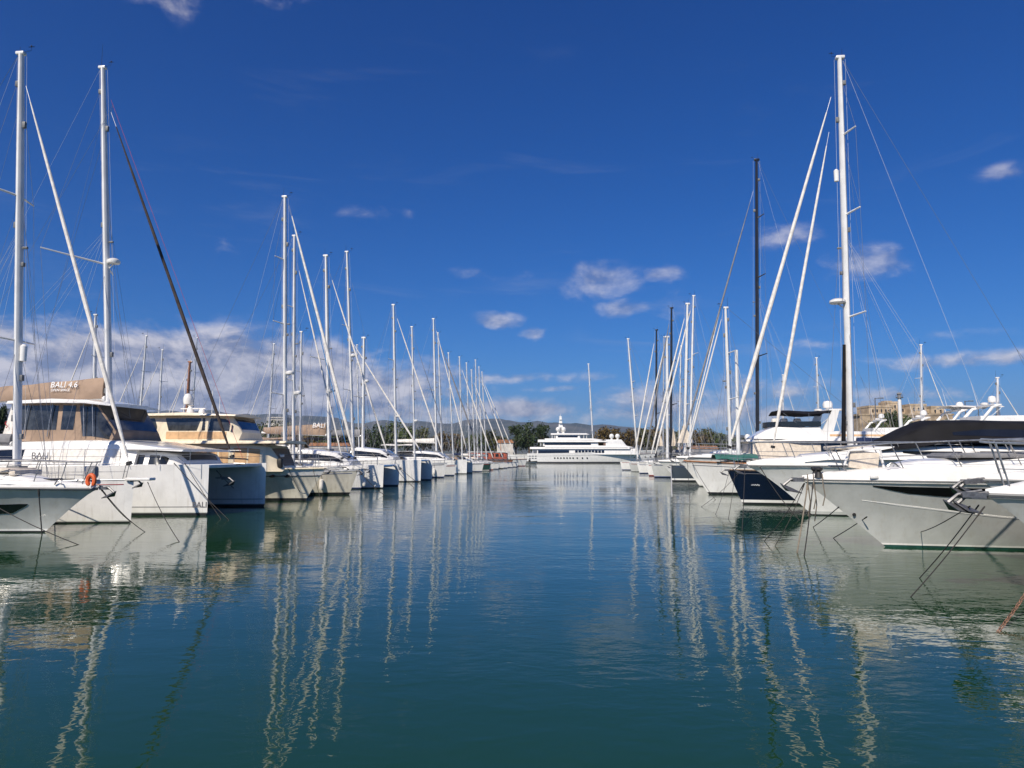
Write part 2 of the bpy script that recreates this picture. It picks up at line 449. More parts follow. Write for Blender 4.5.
def make_hull(bt, H, sheer, mats, rows=7, boot=(0.06, 0.16), name='hull', stripe=None, deck='deckw', camber=0.05, bulw=0.06, parent=None):
    """mats: topside, antifouling, boot stripe (, sheer stripe)"""
    parent = parent or bt.root
    mb = MB()
    zlow = [-0.45, -0.15, boot[0], boot[1]]
    for sd in (-1, 1):
        grid = []
        for u in US:
            zs = sheer(u); col = [H(u, z, sd) for z in zlow]
            top = zs-(stripe or 0)
            for k in range(1, rows+1): col.append(H(u, lerp(boot[1], top, k/rows), sd))
            if stripe: col.append(H(u, zs, sd))
            grid.append(col)
        n = len(grid[0])
        for i in range(len(US)-1):
            for j in range(n-1):
                mi = 1 if j < 2 else 2 if j == 2 else (3 if stripe and j == n-2 else 0)
                mb.add([grid[i][j], grid[i+1][j], grid[i+1][j+1], grid[i][j+1]], [(0,1,2,3)], mi)
        if sd == -1: st0 = grid[0]
        else:
            st1 = grid[0]
            for j in range(n-1): mb.add([st0[j], st0[j+1], st1[j+1], st1[j]], [(0,1,2,3)], 1 if j < 2 else 2 if j == 2 else 0)
    o = mb.build(name, mats, parent, sharp=50)
    # deck, a little below the sheer, and a gunwale running round it
    d = MB(); rows_ = []
    for u in US:
        zs = sheer(u); a = H(u, zs, 1); b = H(u, zs, -1); zz = zs-bulw
        rows_.append([Vector((a.x, lerp(a.y, b.y, t), zz+camber*(1-(2*t-1)**2)*min(1, abs(a.y-b.y)))) for t in (0, .2, .4, .5, .6, .8, 1)])
    d.grid(rows_); d.build('deck', deck, parent)
    return o
def edge_line(H, sheer, dz=0.0, sd=1, u0=0.0, u1=1.0, out=0.0):
    r = []
    for u in US:
        if u < u0-1e-6 or u > u1+1e-6: continue
        p = H(u, sheer(u)+dz, sd)
        p.y += math.copysign(out, sd) * (1 if u < 0.995 else 0)
        r.append(p)
    return r
def gunwale(bt, H, sheer, m, r=0.03, dz=0.0, name='gunwale', parent=None, u0=0.0):
    mb = MB()
    a = edge_line(H, sheer, dz, 1, u0); b = edge_line(H, sheer, dz, -1, u0)
    mb.tube(a + b[::-1][1:], r, 6)
    return mb.build(name, m, parent or bt.root)

def railing(bt, H, sheer, h=0.6, u0=0.05, u1=0.97, n=7, wires=(0.5, 1.0), r=0.012, inset=0.06, lean=0.0, fwd=0.0, pulpit=True, m='steel', rtop=None, bowlift=0.0, name='railing'):
    mb = MB(); sides = {}
    rt = rtop or r
    for sd in (-1, 1):
        foot, top = [], []
        for k in range(n):
            u = u0 + (u1-u0)*(k/(n-1)); z = sheer(u); p = H(u, z, sd); p.y -= sd*min(inset, abs(p.y)*0.6)
            q = Vector((p.x+lean*h*1.0 + (fwd if k == n-1 else 0), p.y, p.z+h+bowlift*(k/(n-1))))
            foot.append(p); top.append(q); mb.tube([p, q], r, 5)
        for w in wires:
            mb.tube([f.lerp(t, w) for f, t in zip(foot, top)], rt if w == 1.0 else r*0.5, 5)
        sides[sd] = (foot, top)
    if pulpit:
        a = sides[1][1][-1]; b = sides[-1][1][-1]
        m_ = (a+b)/2 + Vector((0.22, 0, 0.02))
        mb.tube([a, a.lerp(m_, 0.6)+Vector((0, (a.y-m_.y)*0.25, 0)), m_, b.lerp(m_, 0.6)+Vector((0, (b.y-m_.y)*0.25, 0)), b], rt, 5)
    return mb.build(name, m, bt.root)

def anchor(bt, x, z, s=1.0, kind='galv', y=0.0):
    """bow roller with a plough anchor hanging under it"""
    mb = MB()
    mb.box((x-0.16*s, y, z-0.01), (0.54*s, 0.12*s, 0.04*s), bev=0.012)
    for sd in (-1, 1): mb.box((x-0.02*s, y+sd*0.085*s, z-0.02*s), (0.26*s, 0.016, 0.10*s))
    mb.tube([(x+0.07*s, y-0.06*s, z-0.03*s), (x+0.07*s, y, z-0.03*s), (x+0.07*s, y+0.06*s, z-0.03*s)], [0.045*s, 0.03*s, 0.045*s], 8)
    ob = mb.build('bow_roller', 'galv', bt.root)
    a = MB()
    a.tube([(x-0.25*s, y, z+0.05*s), (x+0.15*s, y, z-0.02*s), (x+0.32*s, y, z-0.16*s)], [0.028*s, 0.03*s, 0.04*s], 6)
    tipp = Vector((x-0.12*s, y, z-0.36*s)); heel = Vector((x+0.40*s, y, z-0.12*s))
    for sd in (-1, 1):
        w = Vector((x+0.22*s, y+sd*0.2*s, z-0.30*s)); k = Vector((x+0.12*s, y, z-0.24*s))
        u = Vector((0, 0, 0.02*s))
        a.add([tipp, w, heel, k, tipp+u, w+u, heel+u, k+u], [(0,1,2,3), (7,6,5,4), (0,4,5,1), (1,5,6,2), (2,6,7,3), (3,7,4,0)])
    a.build('anchor', kind, bt.root)

def hatch(mb, x, y, z, a=0.5, b=0.5):
    mb.box((x, y, z+0.02), (a, b, 0.05), bev=0.015)

def mast_rig(bt, base, top, r, mm='alu', spread=(0.38, 0.66), slen=1.0, sweep=0.35, beamy=1.8, chain=0.0, stays=(), back=None, radar=None, deckz=None,
             boom=None, cover=None, boomd=None, wires=True, topgear=True, bl=4.8, zb=None, reflector=None, steps=True, shroud_r=0.009, antenna=0.7, baseheight=None):
    """base, top pixels on the centreplane"""
    xb, zbb = bt.c(*base); xt, zt = bt.c(*top)
    z0 = zb if zb is not None else zbb
    # keep the line through the two pixels but start it at z0
    k = (z0-zt)/(zbb-zt) if abs(zbb-zt) > 1e-3 else 1
    x0 = xt + (xb-xt)*k
    P0 = Vector((x0, 0, z0)); P1 = Vector((xt, 0, zt))
    H_ = zt-z0; n = 9
    mb = MB()
    pts = [P0.lerp(P1, i/(n-1)) for i in range(n)]
    rs = [r]*6 + [r*0.93, r*0.82, r*0.70]
    mb.tube(pts, rs, 10, flat=0.68)
    mb.box(P1+Vector((-0.02, 0, 0.02)), (r*1.9, r*1.2, r*0.7), bev=r*0.15)
    at = lambda f: P0.lerp(P1, f)
    for f_, dx in ((0.09, 1), (0.13, -1), (0.215, 1), (0.47, 1), (0.575, -1), (0.83, 1), (0.925, -1)):
        c_ = at(f_ + 0.012*math.sin(P0.x*7+f_*9)) + Vector((dx*r*0.82, 0, 0)); mb.box(c_, (r*0.5+0.05, r*0.7, 0.16+0.1*abs(math.sin(f_*40))), bev=0.01, mi=1)
    mb.box(at(0.52)+Vector((r*0.9+0.08, 0, 0)), (0.22, 0.10, 0.09), bev=0.02, mi=1)
    mast = mb.build('mast', [mm, 'greyr'], bt.root)
    mi = MB()
    mi.box(P0+Vector((0, 0, 0.10)), (r*2.8, r*2.6, 0.2), bev=0.02)
    mi.build('mast_collar', 'greyr', mast)
    # spreaders
    sps = []
    sm = MB()
    for i, f in enumerate(spread):
        p = at(f); ln = slen*(1-0.12*i)
        for sd in (-1, 1):
            tipp = p + Vector((-ln*sweep, sd*ln, 0.06*ln))
            sm.tube([p, tipp], [max(0.028, r*0.26), max(0.02, r*0.16)], 6)
            sps.append((i, sd, tipp))
    sm.build('spreader', mm, mast)
    if wires:
        wm = MB(); ch = Vector((P0.x-0.25-chain, 0, deckz or z0-0.4))
        for sd in (-1, 1):
            tips = [t for i, s_, t in sps if s_ == sd]
            foot = ch + Vector((0, sd*beamy, 0))
            wm.tube([foot] + tips + [at(0.955)], shroud_r, 4, cap=False)
            wm.tube([foot + Vector((0.15, -sd*0.05, 0)), at(spread[0]-0.005)], shroud_r, 4, cap=False)
            for i in range(1, len(tips)): wm.tube([tips[i-1], at(spread[i]-0.005)], shroud_r*0.8, 4, cap=False)
            wm.tube([foot + Vector((0, 0, 0)), tips[0]], shroud_r, 4, cap=False)
        wm.tube([(P0.x+0.9, beamy*0.5, (deckz or z0)-0.1), at(0.66)], shroud_r*0.8, 4, cap=False)
        wm.tube([(P0.x+1.3, 0, (deckz or z0)), at(0.70)], shroud_r, 4, cap=False)
        wm.tube([(P0.x-2.6, -beamy*0.8, (deckz or z0)-0.2), at(0.88)], shroud_r*0.7, 4, cap=False)
        wm.build('shrouds', 'wire', bt.root)
        hl = MB()
        for dx, dy in ((r*1.5, 0.02), (-r*1.45, 0.05)):
            hl.tube([P0+Vector((dx, dy, 0.6)), P1+Vector((dx*0.8, dy, -0.1))], 0.006, 4, cap=False)
        hl.build('halyards', 'wirew', mast)
    if back is not None:
        bm_ = MB(); xe, ze = back
        j = P1.lerp(Vector((xe, 0, ze)), 0.72)
        bm_.tube([P1+Vector((-0.1, 0, 0)), j], shroud_r, 4, cap=False)
        for sd in (-1, 1): bm_.tube([j, (xe, sd*beamy*0.6, ze)], shroud_r, 4, cap=False)
        bm_.build('backstay', 'wire', bt.root)
    # stays with furled headsails: (top px, bottom px, radius, material)
    for (tp, bp, rr, sm_) in stays:
        A = bt.p(*tp); Bq = bt.p(*bp)
        if A.z > zt-0.1: A.z = zt-0.15
        s = MB()
        if rr > 0.02:
            k0, k1 = 0.035, 0.955
            q = [Bq.lerp(A, k0+(k1-k0)*i/12) for i in range(13)]
            rad = [rr*0.55, rr*0.95, rr*1.08, rr*1.1, rr*1.05, rr*1.08, rr, rr*0.95, rr*0.9, rr*0.82, rr*0.7, rr*0.55, rr*0.3]
            rad = [v*(1+0.06*math.sin(i*2.7)) for i, v in enumerate(rad)]
            s.tube(q, rad, 8)
            so_ = s.build('furled_headsail', sm_, bt.root)
            w = MB(); w.tube([Bq, A], 0.010, 5)
            w.build('forestay', 'wire', so_)
            dr = MB(); dd = (A-Bq).normalized()
            c0 = Bq+dd*0.28
            dr.tube([c0-dd*0.08, c0-dd*0.07, c0+dd*0.05, c0+dd*0.06], [0.05, 0.11, 0.11, 0.05], 10)
            dr.build('furling_drum', 'rubber', so_)
        else:
            s.tube([Bq, A], max(rr, 0.008), 5); s.build('forestay', sm_, bt.root)
    if topgear:
        g = MB()
        g.tube([P1+Vector((-0.12, 0.05, 0)), P1+Vector((-0.12, 0.05, antenna))], [0.012, 0.006], 4)
        g.tube([P1+Vector((0, 0, 0.05)), P1+Vector((0.42, 0, 0.12)), P1+Vector((0.42, 0, 0.28))], 0.009, 4)
        g.tube([P1+Vector((0.30, 0, 0.28)), P1+Vector((0.56, 0, 0.28))], 0.014, 4)
        g.ball(P1+Vector((0.42, 0, 0.32)), 0.035, 6, 4)
        g.build('wind_instruments', 'rubber', mast)
    if radar is not None:
        f, rad_, out = radar
        p = at(f); g = MB(); c_ = p + Vector((out, 0, 0))
        g.lathe(c_, [(0.0, -0.02), (rad_*0.9, 0.0), (rad_, 0.05), (rad_*0.97, 0.16), (rad_*0.6, 0.24), (0.0, 0.26)], 14)
        g.build('radar_dome', 'gel', mast)
        g = MB(); g.tube([p+Vector((0, 0, -0.35)), c_+Vector((0, 0, -0.02))], 0.03, 6); g.tube([p, c_+Vector((0, 0, -0.02))], 0.03, 6)
        g.build('radar_bracket', mm, mast)
    if reflector is not None:
        f, out = reflector; p = at(f)+Vector((out, 0, 0))
        g = MB(); g.lathe(p, [(0, -0.32), (0.12, -0.3), (0.13, 0.28), (0.06, 0.36), (0, 0.36)], 12); g.build('radar_reflector', 'gel', mast)
    if boom is not None:
        # boom pixels: outer end; z of gooseneck
        gz, ox, oz = boom
        G = Vector((xt+(x0-xt)*((gz-zt)/(z0-zt))-r, 0, gz)); E = Vector((ox, 0, oz))
        g = MB(); g.tube([G, E], [0.10, 0.09], 8); bo = g.build('boom', mm, bt.root)
        if cover:
            hh = bl if bl < 2 else 0.42
            g = MB(); rows = []
            nn = 14
            for i in range(nn+1):
                f = i/nn; c_ = G.lerp(E, 0.01+f*0.96)
                hgt = lerp(hh, hh*0.5, f)*(1+0.05*math.sin(i*1.9)+0.03*math.sin(i*4.3)); wd = lerp(0.24, 0.15, f)*(1+0.08*math.sin(i*2.3))
                wd *= (0.5 if i in (0, nn) else 1)
                rows.append([c_+Vector((0, wd*sx, hgt*sz-0.04)) for sx, sz in ((-0.7,0.0),(-1.0,0.22),(-0.85,0.6),(-0.35,0.93),(0,1.0),(0.35,0.93),(0.85,0.6),(1.0,0.22),(0.7,0.0))])
            g.grid(rows, close=True)
            for rw in (rows[0], rows[-1]): g.add(rw, [tuple(range(len(rw)))])
            g.build('sail_cover', cover, bo)
            lz = MB()
            for sd in (-1, 1):
                a = at(0.55)
                for f in (0.3, 0.6, 0.88): lz.tube([a+Vector((0, sd*0.1, 0)), G.lerp(E, f)+Vector((0, sd*0.2, 0.1))], 0.005, 4, cap=False)
            lz.build('lazy_jacks', 'wirew', bo)
        g = MB(); g.tube([P1+Vector((-0.12, 0, 0)), E+Vector((0, 0, 0.1))], 0.006, 4, cap=False)
        g.build('topping_lift', 'wirew', bt.root)
    return P0, P1, at

def canopy(bt, x0, x1, z0, z1, w, m, name='bimini', hoops=True, drop=0.0, arch=0.18):
    """fabric stretched over hoops between x0 (aft) and x1 (fore)"""
    mb = MB(); rows = []; n = 8
    for i in range(n+1):
        f = i/n; x = lerp(x0, x1, f); z = z1 - drop*(1-f) + 0.04*math.sin(f*math.pi*3)
        row = []
        for j in range(11):
            t = -1+2*j/10
            row.append(Vector((x, t*w, z - arch*abs(t)**3.0 + 0.02*math.cos(i*1.3+j))))
        rows.append(row)
    mb.grid(rows); mb.grid([[v-Vector((0, 0, 0.03)) for v in r_] for r_ in rows], flip=True)
    for i in range(n):
        for j in (0, 10): mb.add([rows[i][j], rows[i+1][j], rows[i+1][j]-Vector((0,0,.03)), rows[i][j]-Vector((0,0,.03))], [(0,1,2,3)])
    for i in (0, n):
        for j in range(10): mb.add([rows[i][j], rows[i][j+1], rows[i][j+1]-Vector((0,0,.03)), rows[i][j]-Vector((0,0,.03))], [(0,1,2,3)])
    o = mb.build(name, m, bt.root)
    if hoops:
        h = MB()
        for f in (0.03, 0.5, 0.97):
            x = lerp(x0, x1, f)
            for sd in (-1, 1): h.tube([(lerp(x, (x0+x1)/2, 0.7), sd*w, z0), (x, sd*w*0.985, z1-drop*(1-f)-arch)], 0.014, 5)
        h.build('frame_pole', 'steel', o)
    return o

def sprayhood(bt, x0, x1, z0, z1, w, m, name='sprayhood'):
    st = [(x0, z0, z1, w, w*0.92), (lerp(x0, x1, 0.5), z0, z1, w*0.98, w*0.9), (lerp(x0, x1, 0.72), z0, lerp(z0, z1, 0.82), w*0.95, w*0.85), (x1, z0, z0+0.08, w*0.85, w*0.7)]
    mb = MB(); P = shell(mb, st, 0.16, 0.08); o = mb.build(name, m, bt.root)
    g = MB()
    patch(g, P, [(lerp(x0,x1,.62), -0.38, 0.38), (lerp(x0,x1,.93), -0.34, 0.34)], 0.012, ref=sref(st))
    for sd in (-1, 1): patch(g, P, [(lerp(x0,x1,.1), sd*0.62, sd*0.9), (lerp(x0,x1,.55), sd*0.64, sd*0.9)], 0.012, ref=sref(st))
    g.build('window', 'clear', o)
    return o

COVE = ['bootblue', 'lett', 'bootred', 'greyr', 'navyc']
def sloop(label, tip, D, side='L', L=13.0, B=4.0, over=0.35, p_=1.0, fs=None, mats=('gel','antifd','bootblue'), base=None, top=None, r=0.10, mm='alu', stays=None,
          spread=(0.36, 0.64), slen=0.95, radar=None, cover='whitec', hood='navyc', lvl=2, boomlen=4.6, deck='deckw', group=None, yaw=None, cat='sailboat',
          name='sailing_yacht', nd=2.6, nw=1.7, boot=(0.06, 0.15), furl=0.07, furlm='whitec', bimini=None, reflector=None, stripe=None, housem='gel', wires=True, coach=True, extra=None, antenna=0.7, rail=True):
    bt = Boat(name, tip, D, side, label, cat, group, yaw)
    fb = bt.fb; fs = fs or fb*0.86
    Hf, sh = hull_fn(L, B, fb, fs, over, p_, tr=0.78, nd=nd, nw=nw)
    bt.H, bt.sh, bt.L = Hf, sh, L
    make_hull(bt, Hf, sh, mats, deck=deck, boot=boot, stripe=stripe, rows=6 if lvl > 1 else 4)
    gunwale(bt, Hf, sh, 'teak' if lvl > 1 and deck == 'teak' else 'alug', 0.022 if lvl > 1 else 0.03)
    # cove line under the sheer and small hull windows
    cv = MB()
    for sd in (-1, 1): cv.tube([q+Vector((0, sd*0.004, 0)) for q in edge_line(Hf, sh, -0.14*fb/1.8-0.05, sd, 0.05, 0.985)], 0.016 if lvl > 1 else 0.03, 4)
    cv.build('cove_line', COVE[len(label) % len(COVE)], bt.root)
    if len(label) % 3 or lvl == 1:
        for sd in (-1, 1):
            for ua, ub in ((.50, .58), (.66, .72), (.79, .835)):
                g = MB(); patch(g, lambda u, z: Hf(u, z, sd), [(ua, fb*.56, fb*.67), (ub, fb*.57, fb*.67)], 0.012, m=2, sub=2, ref=lambda u: Vector((Hf(u, 1, 1).x, 0, 1))); g.build('hull_window', 'glass', bt.root)
    xb, _ = bt.c(*base)
    zc = fb*0.95+0.02
    # coachroof
    if coach:
        xf = min(-0.22*L, xb+1.5); xa = -0.68*L
        st = [(xa, fs*0.9, fs+0.50, B*0.30, B*0.26), (lerp(xa,xf,.45), fs*0.9, fs+0.50, B*0.31, B*0.26), (lerp(xa,xf,.8), fs*0.9, fs+0.34, B*0.26, B*0.2), (xf, fs*0.9, fb+0.02, B*0.14, B*0.10)]
        mb = MB(); P = shell(mb, st, 0.12, 0.05); ho = mb.build('coachroof', housem, bt.root)
        g = MB()
        for sd in (-1, 1): patch(g, P, [(lerp(xa,xf,.12), sd*0.64, sd*0.78), (lerp(xa,xf,.35), sd*0.61, sd*0.82), (lerp(xa,xf,.75), sd*0.64, sd*0.76)], 0.012, ref=sref(st))
        g.build('window', 'glass', ho)
        if lvl > 1:
            g = MB(); hatch(g, xf+0.7, 0, fb-0.02); hatch(g, lerp(xa, xf, 0.72), 0, fs+0.42); g.build('hatch', 'glass', bt.root)
        zc = fs+0.42
    if lvl > 1:
        # cockpit coaming and wheel
        g = MB()
        for sd in (-1, 1): g.box((-0.83*L, sd*B*0.28, fs+0.1), (0.26*L, 0.28, 0.32), bev=0.06)
        g.build('cockpit_coaming', 'gel', bt.root)
        w = MB(); ring = [Vector((-0.88*L, 0.42*math.cos(a*math.pi/8), fs+0.75+0.42*math.sin(a*math.pi/8))) for a in range(17)]
        w.tube(ring, 0.016, 5, cap=False)
        for a in range(0, 16, 3): w.tube([Vector((-0.88*L, 0, fs+0.75)), ring[a]], 0.01, 4)
        w.box((-0.87*L, 0, fs+0.35), (0.2, 0.2, 0.8), bev=0.04); w.build('steering_wheel', 'steel', bt.root)
    if rail: railing(bt, Hf, sh, 0.6, 0.04, 0.975, 8 if lvl > 1 else 6, r=0.014 if lvl > 1 else 0.018, lean=0.0, fwd=0.12)
    if lvl > 1: anchor(bt, 0.02, fb-0.01, 0.9)
    if hood: sprayhood(bt, -0.74*L, -0.60*L, fs+0.30, fs+1.15, B*0.30, hood)
    if bimini: canopy(bt, -0.97*L, -0.78*L, fs+0.3, fs+2.05, B*0.34, bimini)
    sts = stays if stays is not None else []
    sts = [tuple(s) if len(s) == 4 else (s[0], s[1], furl, furlm) for s in sts]
    P0, P1, at = mast_rig(bt, base, top, r, mm, spread, slen, beamy=B*0.46, deckz=lerp(fs, fb, 0.5), stays=sts, back=(-L*0.99, fs+0.1), radar=radar, zb=zc,
                          boom=(zc+1.05, xb-boomlen, zc+1.25) if cover else None, cover=cover, wires=wires, reflector=reflector, antenna=antenna)
    bt.P0, bt.P1 = P0, P1
    return bt
# ------------------------------------------------------------------ projection helpers
def project(w):
    d = Vector(w) - CAM
    f = d.y*cp + d.z*sp_; u = -d.y*sp_ + d.z*cp
    return 512 + FPX*d.x/f, 384 - FPX*u/f
def inv(bt, P, px, py, ur, sr, n=26, it=4):
    """parameters (u, s) of the surface point seen at a pixel"""
    best = None; (u0, u1), (s0, s1) = ur, sr
    for _ in range(it):
        for i in range(n+1):
            for j in range(n+1):
                u = lerp(u0, u1, i/n); s = lerp(s0, s1, j/n)
                x, y = project(bt.w(P(u, s))); e = (x-px)**2+(y-py)**2
                if best is None or e < best[0]: best = (e, u, s)
        du, ds = (u1-u0)/n*1.5, (s1-s0)/n*1.5
        u0, u1, s0, s1 = best[1]-du, best[1]+du, best[2]-ds, best[2]+ds
    return best[1], best[2]
def hull_patch(bt, cols, name, m, off=0.012, parent=None, both=True):
    """cols: (px, ytop, ybottom) read on the camera side of the hull"""
    cc = []
    P = lambda u, z: bt.H(u, z, bt.near)
    for px, a, b in cols:
        u, z1 = inv(bt, P, px, a, (0.3, 0.999), (0.05, 2.4)); u2, z0 = inv(bt, P, px, b, (0.3, 0.999), (0.05, 2.4))
        cc.append(((u+u2)/2, z0, z1))
    cc.sort(); mb = MB()
    for sd in ((1, -1) if both else (bt.near,)):
        patch(mb, lambda u, z: bt.H(u, z, sd), cc, off, m=3, ref=lambda u: Vector((bt.H(u, 1, 1).x, 0, 1.0)))
    return mb.build(name, m, parent or bt.root)

def topdeck(bt, rise, win=0.93, m='deckw', name='foredeck', u0=0.0):
    mb = MB(); rows = []
    for u in US:
        if u < u0: continue
        a = bt.H(u, bt.sh(u), 1); r = interp(u, rise)[0]; w = abs(a.y)
        row = []
        for t in (-1, -0.985, -0.96, -0.93, -0.8, -0.5, 0, 0.5, 0.8, 0.93, 0.96, 0.985, 1):
            k = abs(t)
            y = t*w if k > 0.94 else t/0.93*w*win
            zz = 0 if k == 1 else r*0.45 if k == 0.985 else r*0.85 if k == 0.96 else r + 0.05*(1-(k/0.93)**2)
            row.append(Vector((a.x - (0.0 if k > .99 else 0.03), y, a.z+zz)))
        rows.append(row)
    mb.grid(rows); mb.add(rows[0], [tuple(range(13))])
    return mb.build(name, m, bt.root)

NROPE = 0
def rope(bt, p0, px, py, z=-0.15, sag=0.15, r=0.013, m='rope', label=None, group='mooring lines'):
    """mooring line from local point p0 (or a pixel triple) to the water at a pixel"""
    a = bt.w(p0) if not isinstance(p0, tuple) or len(p0) != 2 else bt.w(bt.p(*p0))
    b = at_z(px, py, 0.0); d = (b-a); b = b + d*(0.15/max(0.2, -d.z))
    root = empty('mooring_line', a); tag(root, label, 'mooring line', group)
    mb = MB(); n = 8
    pts = [a.lerp(b, i/n) - Vector((0, 0, sag*math.sin(math.pi*i/n))) - a for i in range(n+1)]
    mb.tube(pts, r, 6); o = mb.build('rope', m, root)
    k = MB(); dd = (pts[1]-pts[0]).normalized()
    k.tube([pts[0], pts[0]+dd*0.03, pts[0]+dd*0.20, pts[0]+dd*0.24], [r*1.05, r*1.5, r*1.5, r*1.05], 7)
    k.build('splice', m, root)
    return root

def text(bt, s, size, px, py, yo, m, parent, shear=0.0, depth=0.006, rotz=0.0, name='lettering', bold=0.0):
    cu = bpy.data.curves.new(name, 'FONT'); cu.body = s; cu.size = size; cu.extrude = depth; cu.shear = shear; cu.offset = bold
    cu.align_x = 'LEFT'; cu.resolution_u = 3
    o = bpy.data.objects.new(name, cu); C.objects.link(o); cu.materials.append(M[m])
    x, z = bt.c(px, py, yo)
    o.parent = parent
    o.location = (x, yo, z)
    o.rotation_euler = (math.pi/2, rotz, 0) if bt.near < 0 else (math.pi/2, rotz, math.pi)
    dg = bpy.context.evaluated_depsgraph_get(); dg.update()
    me = bpy.data.meshes.new_from_object(o.evaluated_get(dg)); q = bpy.data.objects.new(name, me); C.objects.link(q)
    q.parent = parent; q.location = o.location; q.rotation_euler = o.rotation_euler
    bpy.data.objects.remove(o)
    return q

# ------------------------------------------------------------------ the setting
def water_material():
    m = bpy.data.materials.new('harbour_water'); m.use_nodes = True; t = NT(m.node_tree); b = t.n['Principled BSDF']
    g = t.new('ShaderNodeNewGeometry'); pos = g.outputs['Position']
    big = t.noise(pos, 0.035, 3, 0.5)
    col = t.mix(t.mapr(big, 0.35, 0.65), (0.009, 0.041, 0.014, 1), (0.012, 0.053, 0.020, 1))
    t.l.new(col, b.inputs['Base Color']); b.inputs['Roughness'].default_value = 0.015; b.inputs['IOR'].default_value = 1.38
    b.inputs['Specular IOR Level'].default_value = 0.5
    def rot(vec, a, sc):
        mp = t.new('ShaderNodeMapping'); t.l.new(vec, mp.inputs[0]); mp.inputs['Rotation'].default_value = (0, 0, a); mp.inputs['Scale'].default_value = sc
        return mp.outputs[0]
    w1 = t.noise(rot(pos, 0.3, (0.8, 1.25, 1)), 1.9, 2, 0.5, 0.4)
    w2 = t.noise(rot(pos, -0.5, (0.8, 1.3, 1)), 5.5, 2, 0.55, 0.3)
    w3 = t.noise(rot(pos, 0.1, (0.6, 1.5, 1)), 0.30, 2, 0.5)
    w4 = t.noise(pos, 11.0, 1, 0.5)
    patchy = t.mapr(t.noise(rot(pos, 0.1, (0.35, 1.0, 1)), 0.10, 4, 0.6), 0.36, 0.66, 0.35, 1.5)
    sp = t.new('ShaderNodeSeparateXYZ'); t.l.new(pos, sp.inputs[0])
    far = t.mapr(sp.outputs[1], 18.0, 90.0, 1.0, 2.3)      # a light breeze reaches the outer end of the fairway
    amp = t.m('MULTIPLY', patchy, far)
    h = t.m('ADD', t.m('MULTIPLY', w1, 0.0085), t.m('MULTIPLY', w2, 0.0030))
    h = t.m('ADD', h, t.m('MULTIPLY', w4, 0.0005))
    h = t.m('MULTIPLY', h, amp)
    h = t.m('ADD', h, t.m('MULTIPLY', w3, 0.016))
    bp = t.new('ShaderNodeBump'); bp.inputs['Strength'].default_value = 1.0; bp.inputs['Distance'].default_value = 1.0
    t.l.new(h, bp.inputs['Height']); t.l.new(bp.outputs[0], b.inputs['Normal'])
    return m
w = MB(); w.grid([[(-9000, y, 0), (-600, y, 0), (-60, y, 0), (60, y, 0), (600, y, 0), (9000, y, 0)] for y in (-3000, -60, 0, 60, 300, 700)])
w.build('water', water_material(), kind='structure')

def ground_material():
    m = bpy.data.materials.new('shore_ground'); m.use_nodes = True; t = NT(m.node_tree); b = t.n['Principled BSDF']
    g = t.new('ShaderNodeNewGeometry'); n = t.noise(g.outputs['Position'], 0.05, 5, 0.6)
    t.l.new(t.mix(t.mapr(n, 0.35, 0.65), (0.10, 0.12, 0.05, 1), (0.24, 0.21, 0.16, 1)), b.inputs['Base Color']); b.inputs['Roughness'].default_value = 0.95
    return m
gm = ground_material()
SHORE = 296.0
g = MB()   # one land sheet beyond the basin with a quay face at its edge
g.grid([[(x, y, z) for x in (-9000, -2000, -300, 300, 2000, 9000)] for y, z in ((SHORE, -0.5), (SHORE, 1.2), (SHORE+3, 1.25), (340, 1.4), (700, 3), (3000, 12), (10200, 28))])
g.build('ground', gm, kind='structure')

def hill_material():
    m = bpy.data.materials.new('hill_scrub'); m.use_nodes = True; t = NT(m.node_tree); b = t.n['Principled BSDF']
    g = t.new('ShaderNodeNewGeometry'); n = t.noise(g.outputs['Position'], 0.004, 6, 0.65)
    t.l.new(t.mix(t.mapr(n, 0.35, 0.65), (0.035, 0.055, 0.045, 1), (0.105, 0.11, 0.10, 1)), b.inputs['Base Color']); b.inputs['Roughness'].default_value = 1.0
    return m
hm = hill_material()
def hills(name, Y, prof, depth, seed):
    mb = MB(); rows = []
    xs = [lerp(-500, 1500, i/220) for i in range(221)]
    for j in range(15):
        f = j/14; row = []
        for px in xs:
            yt = interp(px, prof)[0]
            X = (px-512)/FPX*Y*(1+f*depth*0.0)
            top = (HOR-yt)/FPX*Y*0.92
            top *= 1+0.10*noise.fractal(Vector((px*0.02, seed, 0)), 1.0, 2.0, 5)
            z = top*math.sin(min(1, f*1.35)*math.pi/2)**1.2 if f < 0.75 else top*(1-(f-0.75)*1.2)
            z += (0.16*top*f)*noise.fractal(Vector((px*0.035, f*5, seed)), 1.0, 2.0, 5)
            row.append((X, Y + (f-0.7)*depth, 8+max(0, z)))
        rows.append(row)
    mb.grid(rows); return mb.build(name, hm, kind='structure')
hills('hills', 6800, [(-500,430),(-200,415),(0,408),(60,404),(110,410),(150,413),(190,409),(235,412),(300,411),(350,419),(400,420),(450,420),(500,417),(540,418),(580,421),(615,426),(660,430),(760,436),(900,440),(1500,436)], 2600, 3.1)
hills('foothills', 4200, [(-500,440),(-100,428),(60,424),(160,430),(240,425),(300,430),(380,433),(470,428),(520,430),(600,436),(700,440),(900,441),(1500,438)], 1500, 7.7)

